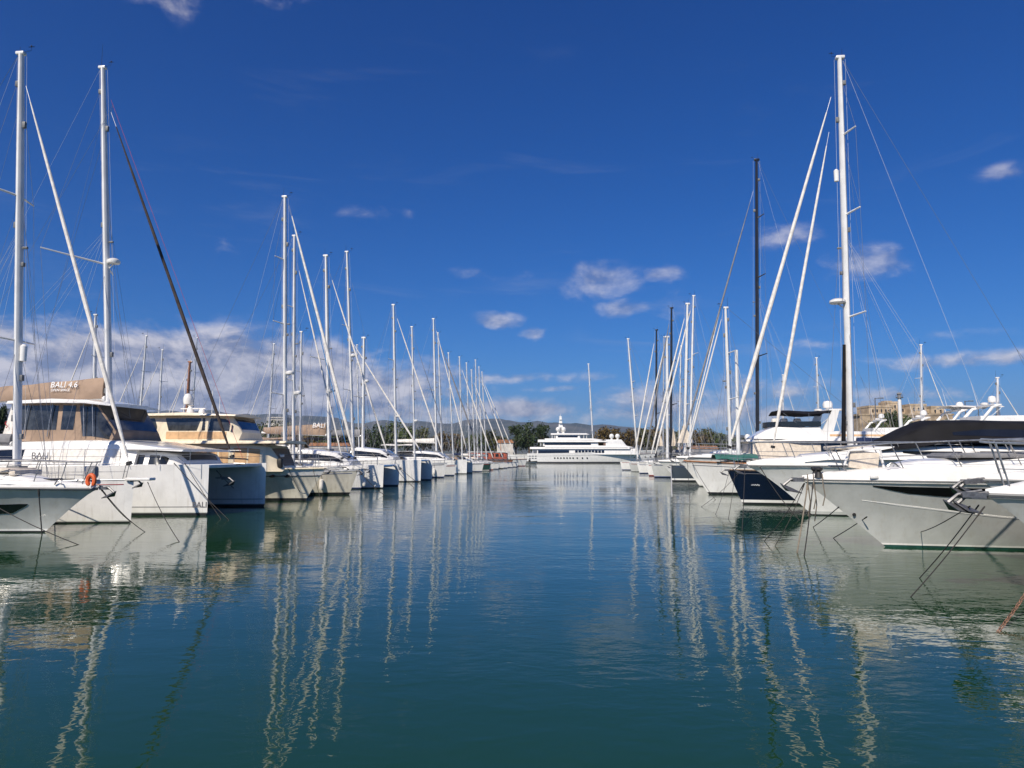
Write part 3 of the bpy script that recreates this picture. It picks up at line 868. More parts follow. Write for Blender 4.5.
# quays behind the two rows of boats
fdir = Vector((math.sin(R(YAW-0.2)), math.cos(R(YAW-0.2)), 0)); lat = Vector((fdir.y, -fdir.x, 0))
def quay(base, off, d0, d1, width, name):
    root = MB(); a = Vector(base)+lat*off
    def q(t, s, z): v = a+fdir*t+lat*s; return (v.x, v.y, z)
    root.grid([[q(t, -width/2, -1), q(t, -width/2, 0.85), q(t, -width/2+0.15, 0.95), q(t, width/2-0.15, 0.95), q(t, width/2, 0.85), q(t, width/2, -1)] for t in [lerp(d0, d1, i/20) for i in range(21)]])
    return root.build(name, 'conc', kind='structure')
quay((-12.9, 31, 0), -20.5, -30, 150, 5.0, 'quay_walkway')
quay((9.4, 31, 0), 21.5, -30, 130, 5.0, 'quay_walkway')

# ------------------------------------------------------------------ trees
def leaf_mat(name, a, b_):
    m = bpy.data.materials.new(name); m.use_nodes = True; t = NT(m.node_tree); b = t.n['Principled BSDF']
    tc = t.new('ShaderNodeTexCoord'); n = t.noise(tc.outputs['Object'], 0.55, 4, 0.65)
    t.l.new(t.mix(t.mapr(n, 0.35, 0.65), a+(1,), b_+(1,)), b.inputs['Base Color']); b.inputs['Roughness'].default_value = 0.75
    b.inputs['Specular IOR Level'].default_value = 0.25
    return m
LM = dict(dark=leaf_mat('foliage_dark', (0.018,0.035,0.012), (0.045,0.065,0.025)), green=leaf_mat('foliage_green', (0.04,0.065,0.02), (0.09,0.11,0.035)),
          autumn=leaf_mat('foliage_autumn', (0.075,0.052,0.018), (0.12,0.085,0.03)), olive=leaf_mat('foliage_olive', (0.05,0.06,0.022), (0.10,0.095,0.038)))
def crown_mesh(kind, seed, h=10.0, w=9.0):
    rnd = random.Random(seed); vs, fs = [], []
    lobes = []
    for i in range(15):
        a = rnd.uniform(0, 2*math.pi); rr = rnd.uniform(0, 0.36)*w
        z = h*rnd.uniform(0.34, 0.86); k = 1-abs(z/h-0.55)*0.9
        lobes.append((Vector((math.cos(a)*rr*k, math.sin(a)*rr*k, z)), w*rnd.uniform(0.13, 0.24)))
    lobes.append((Vector((0, 0, h*0.84)), w*0.17))
    for c_, r_ in lobes:
        for _ in range(95):
            d = Vector((rnd.gauss(0, 1), rnd.gauss(0, 1), rnd.gauss(0, 0.8))).normalized()*r_*rnd.uniform(0.55, 1.12)
            p = c_+d; s = rnd.uniform(0.16, 0.42)
            n = (d.normalized()+Vector((rnd.gauss(0, .5), rnd.gauss(0, .5), rnd.gauss(0, .5)))).normalized()
            t = n.orthogonal().normalized(); bt_ = n.cross(t); a = rnd.uniform(0, 6.3)
            t, bt_ = t*math.cos(a)+bt_*math.sin(a), bt_*math.cos(a)-t*math.sin(a)
            k = len(vs)
            vs += [p+t*s, p+bt_*s*0.7, p-t*s, p-bt_*s*0.7+n*s*0.3]; fs.append((k, k+1, k+2, k+3))
    me = bpy.data.meshes.new('crown'); me.from_pydata([tuple(v) for v in vs], [], fs)
    return me
def trunk_mesh(seed, h=10.0):
    rnd = random.Random(seed); mb = MB()
    mb.tube([(0,0,-0.5), (0.1,0,h*0.25), (0,0.15,h*0.5), (0.1,0,h*0.8)], [0.38, 0.28, 0.2, 0.06], 7)
    for i in range(6):
        a = rnd.uniform(0, 6.28); z = h*rnd.uniform(0.22, 0.55)
        mb.tube([(0,0,z), (math.cos(a)*1.2, math.sin(a)*1.2, z+1.3), (math.cos(a)*2.6, math.sin(a)*2.6, z+2.6)], [0.15, 0.1, 0.03], 5)
    o = mb.build('trunk', 'bark'); me = o.data; bpy.data.objects.remove(o); return me
PROTO = {}
for k in LM:
    for s in range(2 if k != 'olive' else 3):
        me = crown_mesh(k, hash(k) % 1 + s*31+len(k)*7); me.materials.append(LM[k]); PROTO[(k, s)] = (me, trunk_mesh(s+len(k)))
def tree(kind, px, D, ytop, widthpx, s, label, group, z0=1.3, name='tree'):
    h = (HOR-ytop)/FPX*D + 2.5 - z0; w_ = widthpx/FPX*D
    X = (px-512)/FPX*D
    r_ = empty(name, (X, D, z0), random.uniform(0, 6.28)); tag(r_, label, 'tree', group)
    cm, tm = PROTO[(kind, s % (3 if kind == 'olive' else 2))]
    for n_, me in (('crown', cm), ('trunk', tm)):
        o = bpy.data.objects.new(n_, me); C.objects.link(o); o.parent = r_; o.scale = (w_/9.0*1.05, w_/9.0*1.05, h/10.0*1.04)
rt = random.Random(5)
i = 0
for px, yt, wp in ((516,425,20),(529,421.5,24),(543,424,21)):
    i += 1; tree('dark', px, 312, yt, wp, i, ['leftmost of the three dark round trees left of the big white yacht','tallest, middle one of the three dark round trees by the big white yacht','rightmost of the three dark round trees, just beside the big white yacht'][i-1], 'dark trees by the superyacht')
i = 0; A1 = []
for px, yt, wp, k in ((603,427,18,'autumn'),(616,427.5,16,'autumn'),(630,429,16,'autumn'),(643,428,16,'olive'),(655,427,18,'autumn'),(668,429,16,'olive'),(681,430,16,'olive'),(694,428.5,17,'autumn'),
                      (707,429,18,'olive'),(720,434,16,'green'),(733,437,15,'green'),(746,438,15,'olive'),(760,437,15,'green'),(775,438,16,'green'),(790,436,16,'olive'),(806,435,16,'green')):
    i += 1; A1.append((px, yt, wp, k))
words = ['first','second','third','fourth','fifth','sixth','seventh','eighth','ninth','tenth','eleventh','twelfth','thirteenth','fourteenth','fifteenth','sixteenth','seventeenth','eighteenth','nineteenth','twentieth','twenty-first','twenty-second']
kn = dict(autumn='rusty autumn', olive='olive-brown', green='dull green', dark='dark green')
for j, (px, yt, wp, k) in enumerate(A1):
    tree(k, px, 318+rt.uniform(0, 12), yt, wp*1.6, j, f'{kn[k]} tree, {words[j]} from the superyacht in the treeline right of it', 'treeline right of the superyacht')
xs = [214,228,243,262,281,298,312,327,342,360,377,393,408,424,441,458,474,488,500]
for j, px in enumerate(xs):
    k = ['olive','green','autumn','olive','green','dark'][(j*5+j//3) % 6]
    yt = [428,431,427,424,423,428,430,433,431,427,424,423,426,429,432,433,434,431,436][j]
    tree(k, px, 318+rt.uniform(0, 14), yt, 31, j, f'{kn[k]} tree behind the masts, {words[j]} from the left in that treeline', 'treeline behind the left masts')
for j, (px, yt, wp, D) in enumerate(((-14,398,30,120),(4,405,16,122))):
    tree('dark', px, D, yt, wp, j, ['dark tree cut by the left edge of the picture behind the tan enclosure','small dark tree at the left edge, right of the taller one'][j], 'dark trees at the left edge')
for j, (px, yt, wp, k) in enumerate(((882,417,14,'green'),(893,411,18,'dark'),(906,415,16,'green'),(872,421,14,'olive'),(925,419,16,'dark'),(943,422,14,'green'),(958,424,16,'olive'))):
    tree(k, px, 324+j, yt, wp*1.2, j, f'{kn[k]} tree below the ochre fort at its ' + ['west foot','gate, the tallest','east gate side','far western end','eastern foot','eastern slope','eastern slope, outermost'][j], 'trees below the fort')

# ------------------------------------------------------------------ the air
def haze():
    m = bpy.data.materials.new('haze_air'); m.use_nodes = True; t = NT(m.node_tree); t.n.clear()
    v = t.new('ShaderNodeVolumePrincipled'); v.inputs['Color'].default_value = (0.50, 0.66, 1.0, 1); v.inputs['Density'].default_value = HAZE
    v.inputs['Anisotropy'].default_value = 0.2
    o = t.new('ShaderNodeOutputMaterial'); t.l.new(v.outputs[0], o.inputs['Volume'])
    mb = MB(); mb.box((0, 3350, 344), (19500, 14000, 692)); q = mb.build('haze', m, kind='stuff')
    return q
HAZE = 5.5e-5
haze()
# ================================================================== LEFT ROW
# ---- nearest: motor yacht cut by the left edge
b = L1 = Boat('motor_yacht', (97, 489), 24.5, 'L', 'white motor yacht cut by the left edge, its flared bow in shadow', 'motor yacht', 'motor yachts moored bow to the fairway')
b.H, b.sh = hull_fn(14, 4.2, b.fb, 1.62, over=1.75, p=0.85, tr=0.9, nd=2.6, nw=1.3, wl=0.42, q=0.95)
make_hull(b, b.H, b.sh, ['gelgrey', 'antifd', 'gel'], boot=(0.05, 0.12))
topdeck(b, [(0, 0.45), (0.6, 0.35), (0.9, 0.2), (1, 0.1)])
gunwale(b, b.H, b.sh, 'greyr', 0.045)
hull_patch(b, [(-40, 505, 515), (0, 504.5, 514), (16, 504, 513), (27, 504, 506)], 'hull_window', 'glass')
railing(b, b.H, b.sh, 0.86, 0.30, 0.965, 8, wires=(0.5, 1.0), r=0.016, inset=0.10, lean=0.30, fwd=0.1, rtop=0.02)
anchor(b, 0.28, b.fb+0.05, 1.0)
st = [(-12.6, 1.5, 3.2, 1.8, 1.6), (-9.0, 1.5, 3.4, 1.8, 1.5), (-7.0, 1.6, 2.9, 1.7, 1.3), (-5.3, 1.6, 2.05, 1.5, 1.1), (-2.4, 1.6, 1.85, 0.9, 0.6), (-1.5, 1.55, 1.66, 0.5, 0.35)]
mb = MB(); P = shell(mb, st, 0.15, 0.08); ho = mb.build('deckhouse', 'gel', b.root)
g = MB(); patch(g, P, [(-7.9, -0.42, 0.42), (-5.6, -0.38, 0.38)], ref=sref(st))
for sd in (-1, 1): patch(g, P, [(-12, sd*.62, sd*.85), (-8.6, sd*.6, sd*.85), (-6.2, sd*.62, sd*.8)], ref=sref(st))
g.build('window', 'glass', ho)
mb = MB(); mb.box((-3.6, 0, 2.03), (1.9, 1.3, 0.14), bev=0.05); mb.box((-2.55, 0, 1.96), (0.25, 1.25, 0.2), bev=0.06); mb.build('sunpad', 'creamc', b.root)
mb = MB(); hatch(mb, -1.6, 0, 1.72, .45, .45); mb.build('hatch', 'glass', b.root)
mb = MB()
for x, y in ((-1.0, -0.5), (-1.0, 0.5), (-5.0, -1.5)): mb.tube([(x-.12, y, b.fb+.16), (x-.05, y, b.fb+.28), (x+.05, y, b.fb+.28), (x+.12, y, b.fb+.16)], 0.02, 6)
mb.build('mooring_cleat', 'steel', b.root)
# orange horseshoe buoy on its rail
r_ = empty('horseshoe_buoy', b.w((-0.05, -0.25, b.fb+0.28)), b.h); tag(r_, 'orange horseshoe life buoy hung on the bow rail of the shaded yacht', 'life buoy')
mb = MB(); pts = [Vector((0.12*math.sin(a), 0, 0.18*math.cos(a))) for a in [R(-150+300*k/14) for k in range(15)]]
mb.tube(pts, [0.04]+[0.068]*13+[0.04], 8); mb.build('foam_ring', 'orange', r_)
mb = MB(); mb.tube([(-0.1,0,-0.2), (0,0.02,-0.26), (0.1,0,-0.2)], 0.01, 5); mb.tube([(0,0,.3),(0,0.05,.38)], 0.012, 5); mb.build('strap', 'wirew', r_)
lab = 'dark line from the shaded left-edge yacht bow '
rope(b, (0.15, 0, b.fb), 147, 532, label=lab+'forward past the plumb-bowed hull'); rope(b, (0.2, -0.1, b.fb), 132, 522, label=lab+'steeply under its anchor', sag=0.1)
rope(b, (-1.2, -1.1, b.fb+0.05), 42, 535, label=lab+'straight down its flared side', sag=0.0, r=0.02)
rope(b, (-2.9, -1.6, 1.3), 82, 545, label=lab+'from its side window out to the fairway', sag=0.1)

# ---- plumb bowed sloop
A = sloop('white plumb-bowed sloop with a tall white mast, beside the shaded motor yacht', (134, 479.5), 28.2, L=16, B=4.3, over=0.05, fs=1.5, base=(17, 466), top=(21.5, 54), r=0.185,
          stays=[((26, 86), (131, 470), 0.075, 'whitec')], spread=(0.30, 0.645), slen=1.5, cover='greyc', hood='greyc', nd=2.2, nw=1.9, boomlen=6.0, reflector=(0.27, 0.22), antenna=0.35, furl=0.08, boot=(0.05, 0.09), mats=('gel','antifd','gelgrey'))
mb = MB(); mb.box((0.25, 0, A.fb+0.02), (1.0, 0.42, 0.11), bev=0.03); mb.build('bowsprit', 'gel', A.root)
mb = MB(); mb.box((-1.35, -0.5, A.fb+0.28), (0.42, 0.3, 0.5), bev=0.12); mb.build('windlass_cover', 'greyc', A.root)
rope(A, (0.55, 0, A.fb-0.1), 181, 543, label='dark line from the bowsprit of the plumb-bowed sloop to the water'); 

# ---- catamaran
b = Boat('sailing_catamaran', (240, 463.5), 34.5, 'L', 'white sailing catamaran with tan flybridge enclosure and tan sail cover', 'catamaran', 'catamarans in the left row')
HB = b.fb
for yo in (-2.85, 2.85):
    Hf, sh = hull_fn(14.2, 2.1, HB, HB*0.93, over=0.0, tr=0.6, nd=3.4, nw=2.2, wl=0.9, q=0.8, yo=yo)
    rt_ = MB()
    b.H, b.sh = Hf, sh
    make_hull(b, Hf, sh, ['gel', 'antifd', 'gelgrey'], boot=(0.10, 0.14), deck='deckw', bulw=0.02)
Hn, _s = hull_fn(14.2, 2.1, HB, HB*0.93, over=0.0, tr=0.6, nd=3.4, nw=2.2, wl=0.9, q=0.8, yo=-2.85)
b.H = Hn
mb = MB()
for yo in (-2.85, 2.85):
    for sd in (-1, 1):
        for zz in (0.36,):
            H2 = hull_fn(14.2, 2.1, HB, HB*0.93, over=0.0, tr=0.6, nd=3.4, nw=2.2, wl=0.9, q=0.8, yo=yo)[0]
            mb.tube([H2(u, zz, sd)+Vector((0, sd*0.004, 0)) for u in US[2:-1]], 0.014, 4)
mb.build('rubbing_line', 'lett', b.root)
mb = MB(); mb.box((-7.8, 0, 1.5), (10.0, 4.2, 1.1), bev=0.1); mb.build('bridgedeck', 'gel', b.root)
mb = MB(); mb.box((-1.75, 0, HB-0.10), (3.2, 5.3, 0.16), bev=0.04); mb.build('foredeck', 'deckw', b.root)
mb = MB(); mb.tube([(-0.3, 0, HB+0.0), (0.25, 0, HB-0.02)], 0.05, 6); mb.build('bow_roller', 'steel', b.root)
anchor(b, -0.05, HB-0.62, 1.1, y=-1.2)
X = lambda px, py=450, yo=-2.9: b.c(px, py, yo)[0]
Z = lambda px, py, yo=-2.9: b.c(px, py, yo)[1]
zt = Z(80, 440)
st = [(X(-30), HB-.1, zt-.12, 2.9, 2.6), (X(24), HB-.1, zt-.05, 2.95, 2.7), (X(70), HB-.1, zt, 2.95, 2.7), (X(110), HB-.1, zt-.02, 2.9, 2.6), (X(131), HB-.1, zt-.2, 2.7, 2.4)]
mb = MB(); P = shell(mb, st, 0.22, 0.05); ho = mb.build('saloon', 'gel', b.root)
g = MB()
for sd in (-1, 1):
    patch(g, P, [(X(50), sd*.66, sd*.86), (X(53), sd*.62, sd*.92), (X(112), sd*.62, sd*.92), (X(118), sd*.68, sd*.86)], ref=sref(st))
g.build('window_sunscreen', 'whitec', ho)
g = MB()
for sd in (-1, 1): patch(g, P, [(X(-28), sd*.62, sd*.9), (X(22), sd*.62, sd*.9)], ref=sref(st))
g.build('window', 'glass', ho)
text(b, 'BALI', 0.42, 31, 459, -2.96, 'lett', ho)
# forward cockpit with its dark windows and overhanging roof
st2 = [(X(129), HB-.1, zt-.5, 2.5, 2.3), (X(152), HB-.1, zt-.52, 2.4, 2.2), (X(163), HB-.1, zt-.62, 2.3, 1.9), (X(170), HB-.1, HB+.1, 2.2, 1.7)]
mb = MB(); P2 = shell(mb, st2, 0.1, 0.03); fo = mb.build('forward_cabin', 'gel', b.root)
g = MB()
for sd in (-1, 1):
    patch(g, P2, [(X(131), sd*.6, sd*.93), (X(137), sd*.6, sd*.93)], ref=sref(st2)); patch(g, P2, [(X(142), sd*.6, sd*.93), (X(155), sd*.6, sd*.93), (X(159), sd*.66, sd*.93)], ref=sref(st2))
patch(g, P2, [(X(164), -.5, .5), (X(169), -.5, .5)], ref=sref(st2))
g.build('window', 'glass', fo)
st3 = [(X(120), zt-.42, zt-.12, 2.7, 2.6), (X(150), zt-.44, zt-.30, 2.6, 2.5), (X(174), zt-.50, zt-.42, 2.3, 2.2)]
mb = MB(); shell(mb, st3, 0.08, 0.05); mb.build('roof_overhang', 'gel', b.root)
# flybridge
zf0, zf1 = Z(60, 439, -2.1), Z(60, 403, -2.1)
st4 = [(X(12, 420, -2.1), zf0-.1, zf1, 2.1, 1.95), (X(60, 420, -2.1), zf0-.1, zf1, 2.1, 1.95), (X(92, 420, -2.1), zf0-.1, zf1, 2.1, 1.85), (X(111, 420, -2.1), zf0-.1, zf0+.35, 2.0, 1.7)]
mb = MB(); P4 = shell(mb, st4, 0.06, 0.02); fl = mb.build('flybridge_enclosure', 'tan', b.root)
xx = lambda px: X(px, 420, -2.1)
g = MB()
for sd in (-1, 1):
    patch(g, P4, [(xx(16), sd*.56, sd*.86), (xx(56), sd*.56, sd*.86)], ref=sref(st4), sub=1)
    patch(g, P4, [(xx(60.5), sd*.56, sd*.86), (xx(73), sd*.56, sd*.86)], ref=sref(st4), sub=1)
    patch(g, P4, [(xx(76.5), sd*.56, sd*.59), (xx(83), sd*.56, sd*.94), (xx(92), sd*.56, sd*.94), (xx(108), sd*.57, sd*.93)], ref=sref(st4))
patch(g, P4, [(xx(93.5), -.40, .40), (xx(110), -.40, .40)], ref=sref(st4))
g.build('window', 'clear', fl)
g = MB()
for px in (27, 51, 88, 97):
    for sd in (-1, 1): g.tube([(xx(px)-0.1, sd*2.16, zf0+.1), (xx(px)-.3 if px > 80 else xx(px), sd*2.05, zf1-.02)], 0.022, 5)
g.build('enclosure_pole', 'steel', fl)
st5 = [(X(6, 420, -2.1), zf1-.02, zf1+.12, 2.2, 2.1), (xx(50), zf1, zf1+.20, 2.35, 2.2), (xx(85), zf1-.02, zf1+.14, 2.3, 2.15), (xx(107), zf1-.13, zf1-.04, 2.0, 1.8)]
mb = MB(); shell(mb, st5, 0.08, 0.08); mb.build('hardtop', 'gel', b.root)
mb = MB(); mb.lathe((xx(84), -0.5, zf1+.2), [(0,0),(.09,0),(.07,.14),(.08,.22),(0,.26)], 10); mb.lathe((xx(64), 0.3, zf1+.2), [(0,0),(.05,0),(.05,.3),(0,.32)], 8); mb.build('antenna_domes', 'gel', b.root)
mast_rig(b, (110, 440), (103, 68), 0.19, 'alu', (0.46,), 2.6, 0.55, beamy=3.3, deckz=HB, stays=[((111, 112), (234, 462), 0.078, 'stayc'), ((111, 100), (243, 459), 0.0, 'redline')],
         back=None, radar=(0.462, 0.30, 0.36), boom=(Z(104, 398, 0), X(-70, 400, 0), Z(0, 402, 0)), cover='tan', bl=1.02, zb=zt, antenna=1.3)
mb = MB()
for sd in (-1, 1): mb.tube([(-13.9, sd*2.9, HB), (X(108, 200, 0), 0, Z(104, 105, 0))], 0.008, 4)
mb.build('running_backstay', 'wire', b.root)
text(b, 'BALI 4.6', 0.40, 50, 387.5, -0.28, 'lettw', b.root, shear=0.2)
text(b, 'OPEN SPACE', 0.17, 50.5, 391.3, -0.29, 'lettw', b.root, shear=0.2)
text(b, 'BALI', 0.33, 192, 507.5, -3.62, 'lett', b.root, rotz=0.0, bold=0.006)
# guard rail
g = MB()
for sd in (-1, 1):
    xs_ = [-0.5, -2.0, -3.6, -5.2, -6.8, -8.4, -10, -11.6]
    for x in xs_: g.tube([(x, sd*3.5, HB-.05), (x, sd*3.5, HB+.62)], 0.013, 5)
    for h_ in (.32, .62): g.tube([(xs_[0], sd*3.5, HB+h_), (xs_[-1], sd*3.5, HB+h_)], 0.007, 4)
g.build('guard_rail', 'steel', b.root)
BALI = b
for px, D, wpx, yt, yb, lb in ((7, 33.6, 13, 393, 438, 'white triangular cloth with a small red mark hanging at the left picture edge'), (117.5, 35.5, 11, 414, 435, 'small white triangular cloth beside the foot of the catamaran mast')):
    p = at_depth(px, yb, D); hgt = (yb-yt)/FPX*D; wd = wpx/FPX*D; o = empty('triangular_cloth', p, R(-YAW)); tag(o, lb, 'sail', 'white triangular cloths by the catamaran')
    mb = MB(); rows = [[Vector((lerp(-.5, .5, j/5)*wd*(1-f)+wd*.45*f, .08*math.sin(j+f*3)*(1-f), hgt*f)) for j in range(6)] for f in [i/6 for i in range(7)]]
    mb.grid(rows); mb.grid([[v+Vector((0, .03, 0)) for v in r__] for r__ in rows], flip=True); mb.build('sailcloth', 'whitec', o, weld=False)
    if px < 50:
        mb = MB(); mb.tube([Vector((.02+.06*math.sin(k*1.3), -.12, .45+.06*k)) for k in range(6)], .022, 5); mb.build('red_mark', 'redline', o)
    mb = MB(); mb.tube([(wd*.45, 0, hgt-.02), (wd*.45, 0, hgt+.9)], .012, 5); mb.build('halyard', 'wire', o)
b = BALI
rope(b, (-0.9, -3.2, HB+.05), 221, 519, label='thin dark line from the catamaran bow cleat down its lettered hull', sag=0.05)
rope(b, (-1.2, -3.5, HB+.05), 229, 520, label='second dark line from the catamaran bow reaching past the lettering', sag=0.05)
rope(b, (-0.3, -1.6, HB-.3), 262, 496, label='slack dark line looping between the two catamaran hulls', sag=0.5)

# ---- cream trawler
b = C1 = Boat('trawler_yacht', (326, 468), 42, 'L', 'cream flybridge trawler with apricot window covers, behind the catamaran', 'motor yacht', 'motor yachts moored bow to the fairway')
b.H, b.sh = hull_fn(15, 4.9, b.fb+.0, 1.75, over=1.15, p=0.95, tr=0.9, nd=2.4, nw=1.35, wl=0.55, q=1.1)
make_hull(b, b.H, b.sh, ['creamold', 'antifd', 'antifd', 'gel'], boot=(0.06, 0.14), stripe=0.42)
gunwale(b, b.H, b.sh, 'cream', 0.06, dz=-0.02); gunwale(b, b.H, b.sh, 'lett', 0.03, dz=-0.42, name='rub_rail')
X = lambda px, py=440, yo=-1.9: b.c(px, py, yo)[0]
Z = lambda px, py, yo=-1.9: b.c(px, py, yo)[1]
zd = b.fb-0.08
st = [(-14.2, zd-.15, Z(150,445), 2.0, 1.95), (X(180), zd-.15, Z(180,443.5), 2.05, 2.0), (X(246), zd-.1, Z(246,443.5), 1.75, 1.7), (X(265), zd-.1, Z(265,446), 1.4, 1.3), (X(278), zd-.1, zd+.1, 1.2, .8)]
mb = MB(); P = shell(mb, st, 0.08, 0.03); ho = mb.build('deckhouse', 'cream', b.root)
for nm, m_, spans in (('window_cover', 'peach', ((-13.0, -10.6), (-10.2, X(180)), (X(195), X(207)), (X(209), X(217)), (X(219), X(228)), (X(233), X(257)))),):
    for a_, b_ in spans:
        g = MB()
        for sd in (-1, 1): patch(g, P, [(a_, sd*.6, sd*.90), (b_, sd*.6, sd*.90)], ref=sref(st), sub=2)
        g.build(nm, m_, ho)
g = MB(); patch(g, P, [(X(266.5), -.42, .42), (X(277), -.4, .4)], ref=sref(st)); g.build('window_cover', 'tan', ho)
zr = Z(220, 441.5)
st = [(-14.4, zr-.12, zr+.02, 2.2, 2.1), (X(170), zr-.12, zr+.05, 2.3, 2.2), (X(240), zr-.12, zr+.05, 2.25, 2.1), (X(283), zr-.10, zr+.02, 1.7, 1.5)]
mb = MB(); shell(mb, st, 0.06, 0.04); mb.build('boat_deck', 'cream', b.root)
zu = Z(180, 415.5)
st = [(X(131), zr, zu, 1.8, 1.7), (X(150), zr, zu, 1.85, 1.7), (X(205), zr, zu, 1.85, 1.65), (X(227), zr, zu-.05, 1.75, 1.4), (X(236), zr, Z(236,431), 1.65, 1.2)]
mb = MB(); P = shell(mb, st, 0.08, 0.03); up = mb.build('pilothouse', 'cream', b.root)
g = MB()
for sd in (-1, 1):
    patch(g, P, [(X(139), sd*.57, sd*.84), (X(152), sd*.57, sd*.84), (X(155), sd*.72, sd*.84)], ref=sref(st), sub=2)
    patch(g, P, [(X(163), sd*.57, sd*.59), (X(167), sd*.57, sd*.80), (X(195), sd*.57, sd*.80), (X(198), sd*.57, sd*.60)], ref=sref(st), sub=2)
    patch(g, P, [(X(200), sd*.57, sd*.80), (X(221), sd*.57, sd*.80), (X(229), sd*.66, sd*.80)], ref=sref(st), sub=2)
patch(g, P, [(X(227.5), -.38, .38), (X(235), -.38, .38)], ref=sref(st))
g.build('window', 'clear', up)
g = MB()
for sd in (-1, 1): patch(g, P, [(X(165), sd*.82, sd*.95), (X(224), sd*.82, sd*.95)], ref=sref(st), off=0.02); patch(g, P, [(X(139), sd*.86, sd*.95), (X(157), sd*.86, sd*.95)], ref=sref(st), off=0.02)
g.build('weather_cloth', 'peach', up)
st = [(X(129), zu-.02, zu+.1, 2.0, 1.9), (X(180), zu, zu+.17, 2.1, 2.0), (X(232), zu-.04, zu+.05, 1.8, 1.6)]
mb = MB(); shell(mb, st, 0.06, 0.08); mb.build('hardtop', 'cream', b.root)
mb = MB(); mb.lathe((X(171), 0, zu+.1), [(.28,0),(.2,.3),(.12,.55),(.2,.6),(0,.62)], 12); mb.lathe((X(168), 0, zu+.75), [(0,0),(.24,.02),(.27,.2),(.26,.42),(.16,.6),(0,.66)], 14); mb.build('radar_dome', 'gel', b.root)
mb = MB(); mb.lathe((X(183), 0, zu+.2), [(0,0),(.18,0),(.2,.1),(.14,.25),(0,.3)], 12)
mb.box((X(174), 0, zu+.5), (1.5, .12, .06)); 
for px, h_ in ((158, 2.2), (188, 1.6), (196, 1.3)): mb.tube([(X(px), .6, zu+.1), (X(px), .6, zu+h_)], 0.018, 5)
mb.build('antenna_rack', 'gel', b.root)
# rails and foredeck gear
railing(b, b.H, b.sh, 0.78, 0.25, 0.965, 11, wires=(0.33, 0.66, 1.0), r=0.018, inset=0.08)
g = MB(); g.tube([(X(184), -2.28, zd+.2), (X(189), -2.28, zd+.75), (X(196), -2.28, zd+1.05), (X(244), -2.2, zd+1.05)], 0.03, 6); g.build('grab_rail', 'steel', b.root)
for px in (273, 280): 
    mb = MB(); mb.box((X(px, 458, -1.0), -1.0, zd+.35), (.3, .3, .55), bev=.08); mb.build('deck_locker', 'rubber', b.root)
mb = MB(); mb.box((X(276, 452, -.4), -.4, zd+.75), (.8, .6, .28), bev=.08); mb.build('folded_tender_chock', 'gel', b.root)
for px in (272, 287):
    u, z = inv(b, lambda u, z: b.H(u, z, -1), px, 476, (0.5, .99), (.3, 1.9))
    mb = MB(); c_ = b.H(u, z, -1)
    mb.add([c_+Vector((.19*math.cos(a), -.035, .085*math.sin(a))) for a in [k*math.pi/8 for k in range(16)]]+[c_+Vector((.19*math.cos(a), .05, .085*math.sin(a))) for a in [k*math.pi/8 for k in range(16)]],
           [tuple(range(15, -1, -1))]+[(k, (k+1) % 16, 16+(k+1) % 16, 16+k) for k in range(16)]); mb.build('porthole', 'glass', b.root)
anchor(b, -0.1, b.fb-.02, 1.0)
rope(b, (-0.6, -.4, b.fb-.05), 322, 503, label='dark line from the cream trawler bow to the water', sag=.1)
rope(b, (-1.6, -1.4, b.fb-.05), 305, 500, label='dark line down the side of the cream trawler bow', sag=.1)

# ---- the rest of the left row, near to far
GL = 'sailing yachts in the left row'
def lrope(bt, dx, label, n=1):
    w0 = bt.w((0.1, 0, bt.fb)); q = bt.w((dx, -0.5, 0)); px, py = project(q)
    rope(bt, (0.1, 0, bt.fb-0.05), px, py, label=label, r=0.02, sag=.15)
S = {}
S[1] = sloop('ivory sloop with blue line along its furled sail, next right of the trawler', (358, 470.5), 48.5, L=14, B=4.2, over=0.55, base=(285, 462), top=(285, 197), r=0.19, fs=1.35,
   stays=[((289, 205), (356, 462), 0.10, 'whitec'), ((288, 204), (350, 461), 0.028, 'bluec')], spread=(.26, .52, .76), slen=1.2, radar=(.335, .28, .36), cover='whitec', hood='greyc', mats=('creamold','antifd','antifd'), furl=.08, group=GL)
lrope(S[1], 2.0, 'dark line slanting from the ivory sloop bow')
S[2] = sloop('white sloop with tan sail cover and tan cockpit canvas, second past the trawler', (344, 467), 52.5, L=13, B=4.0, base=(293.5, 460), top=(294.5, 236), r=0.16, stays=[((297, 262), (343, 462), .06, 'whitec')],
   spread=(.36,.68), slen=1.0, cover='whitec', hood='tan', radar=(.30, .26, .3), group=GL, boot=(.06,.12))
b = S[3] = Boat('sailing_catamaran', (392, 464.5), 60, 'L', 'white sailing catamaran with lettered tan sail cover and dark cockpit, mid left row', 'catamaran', 'catamarans in the left row')
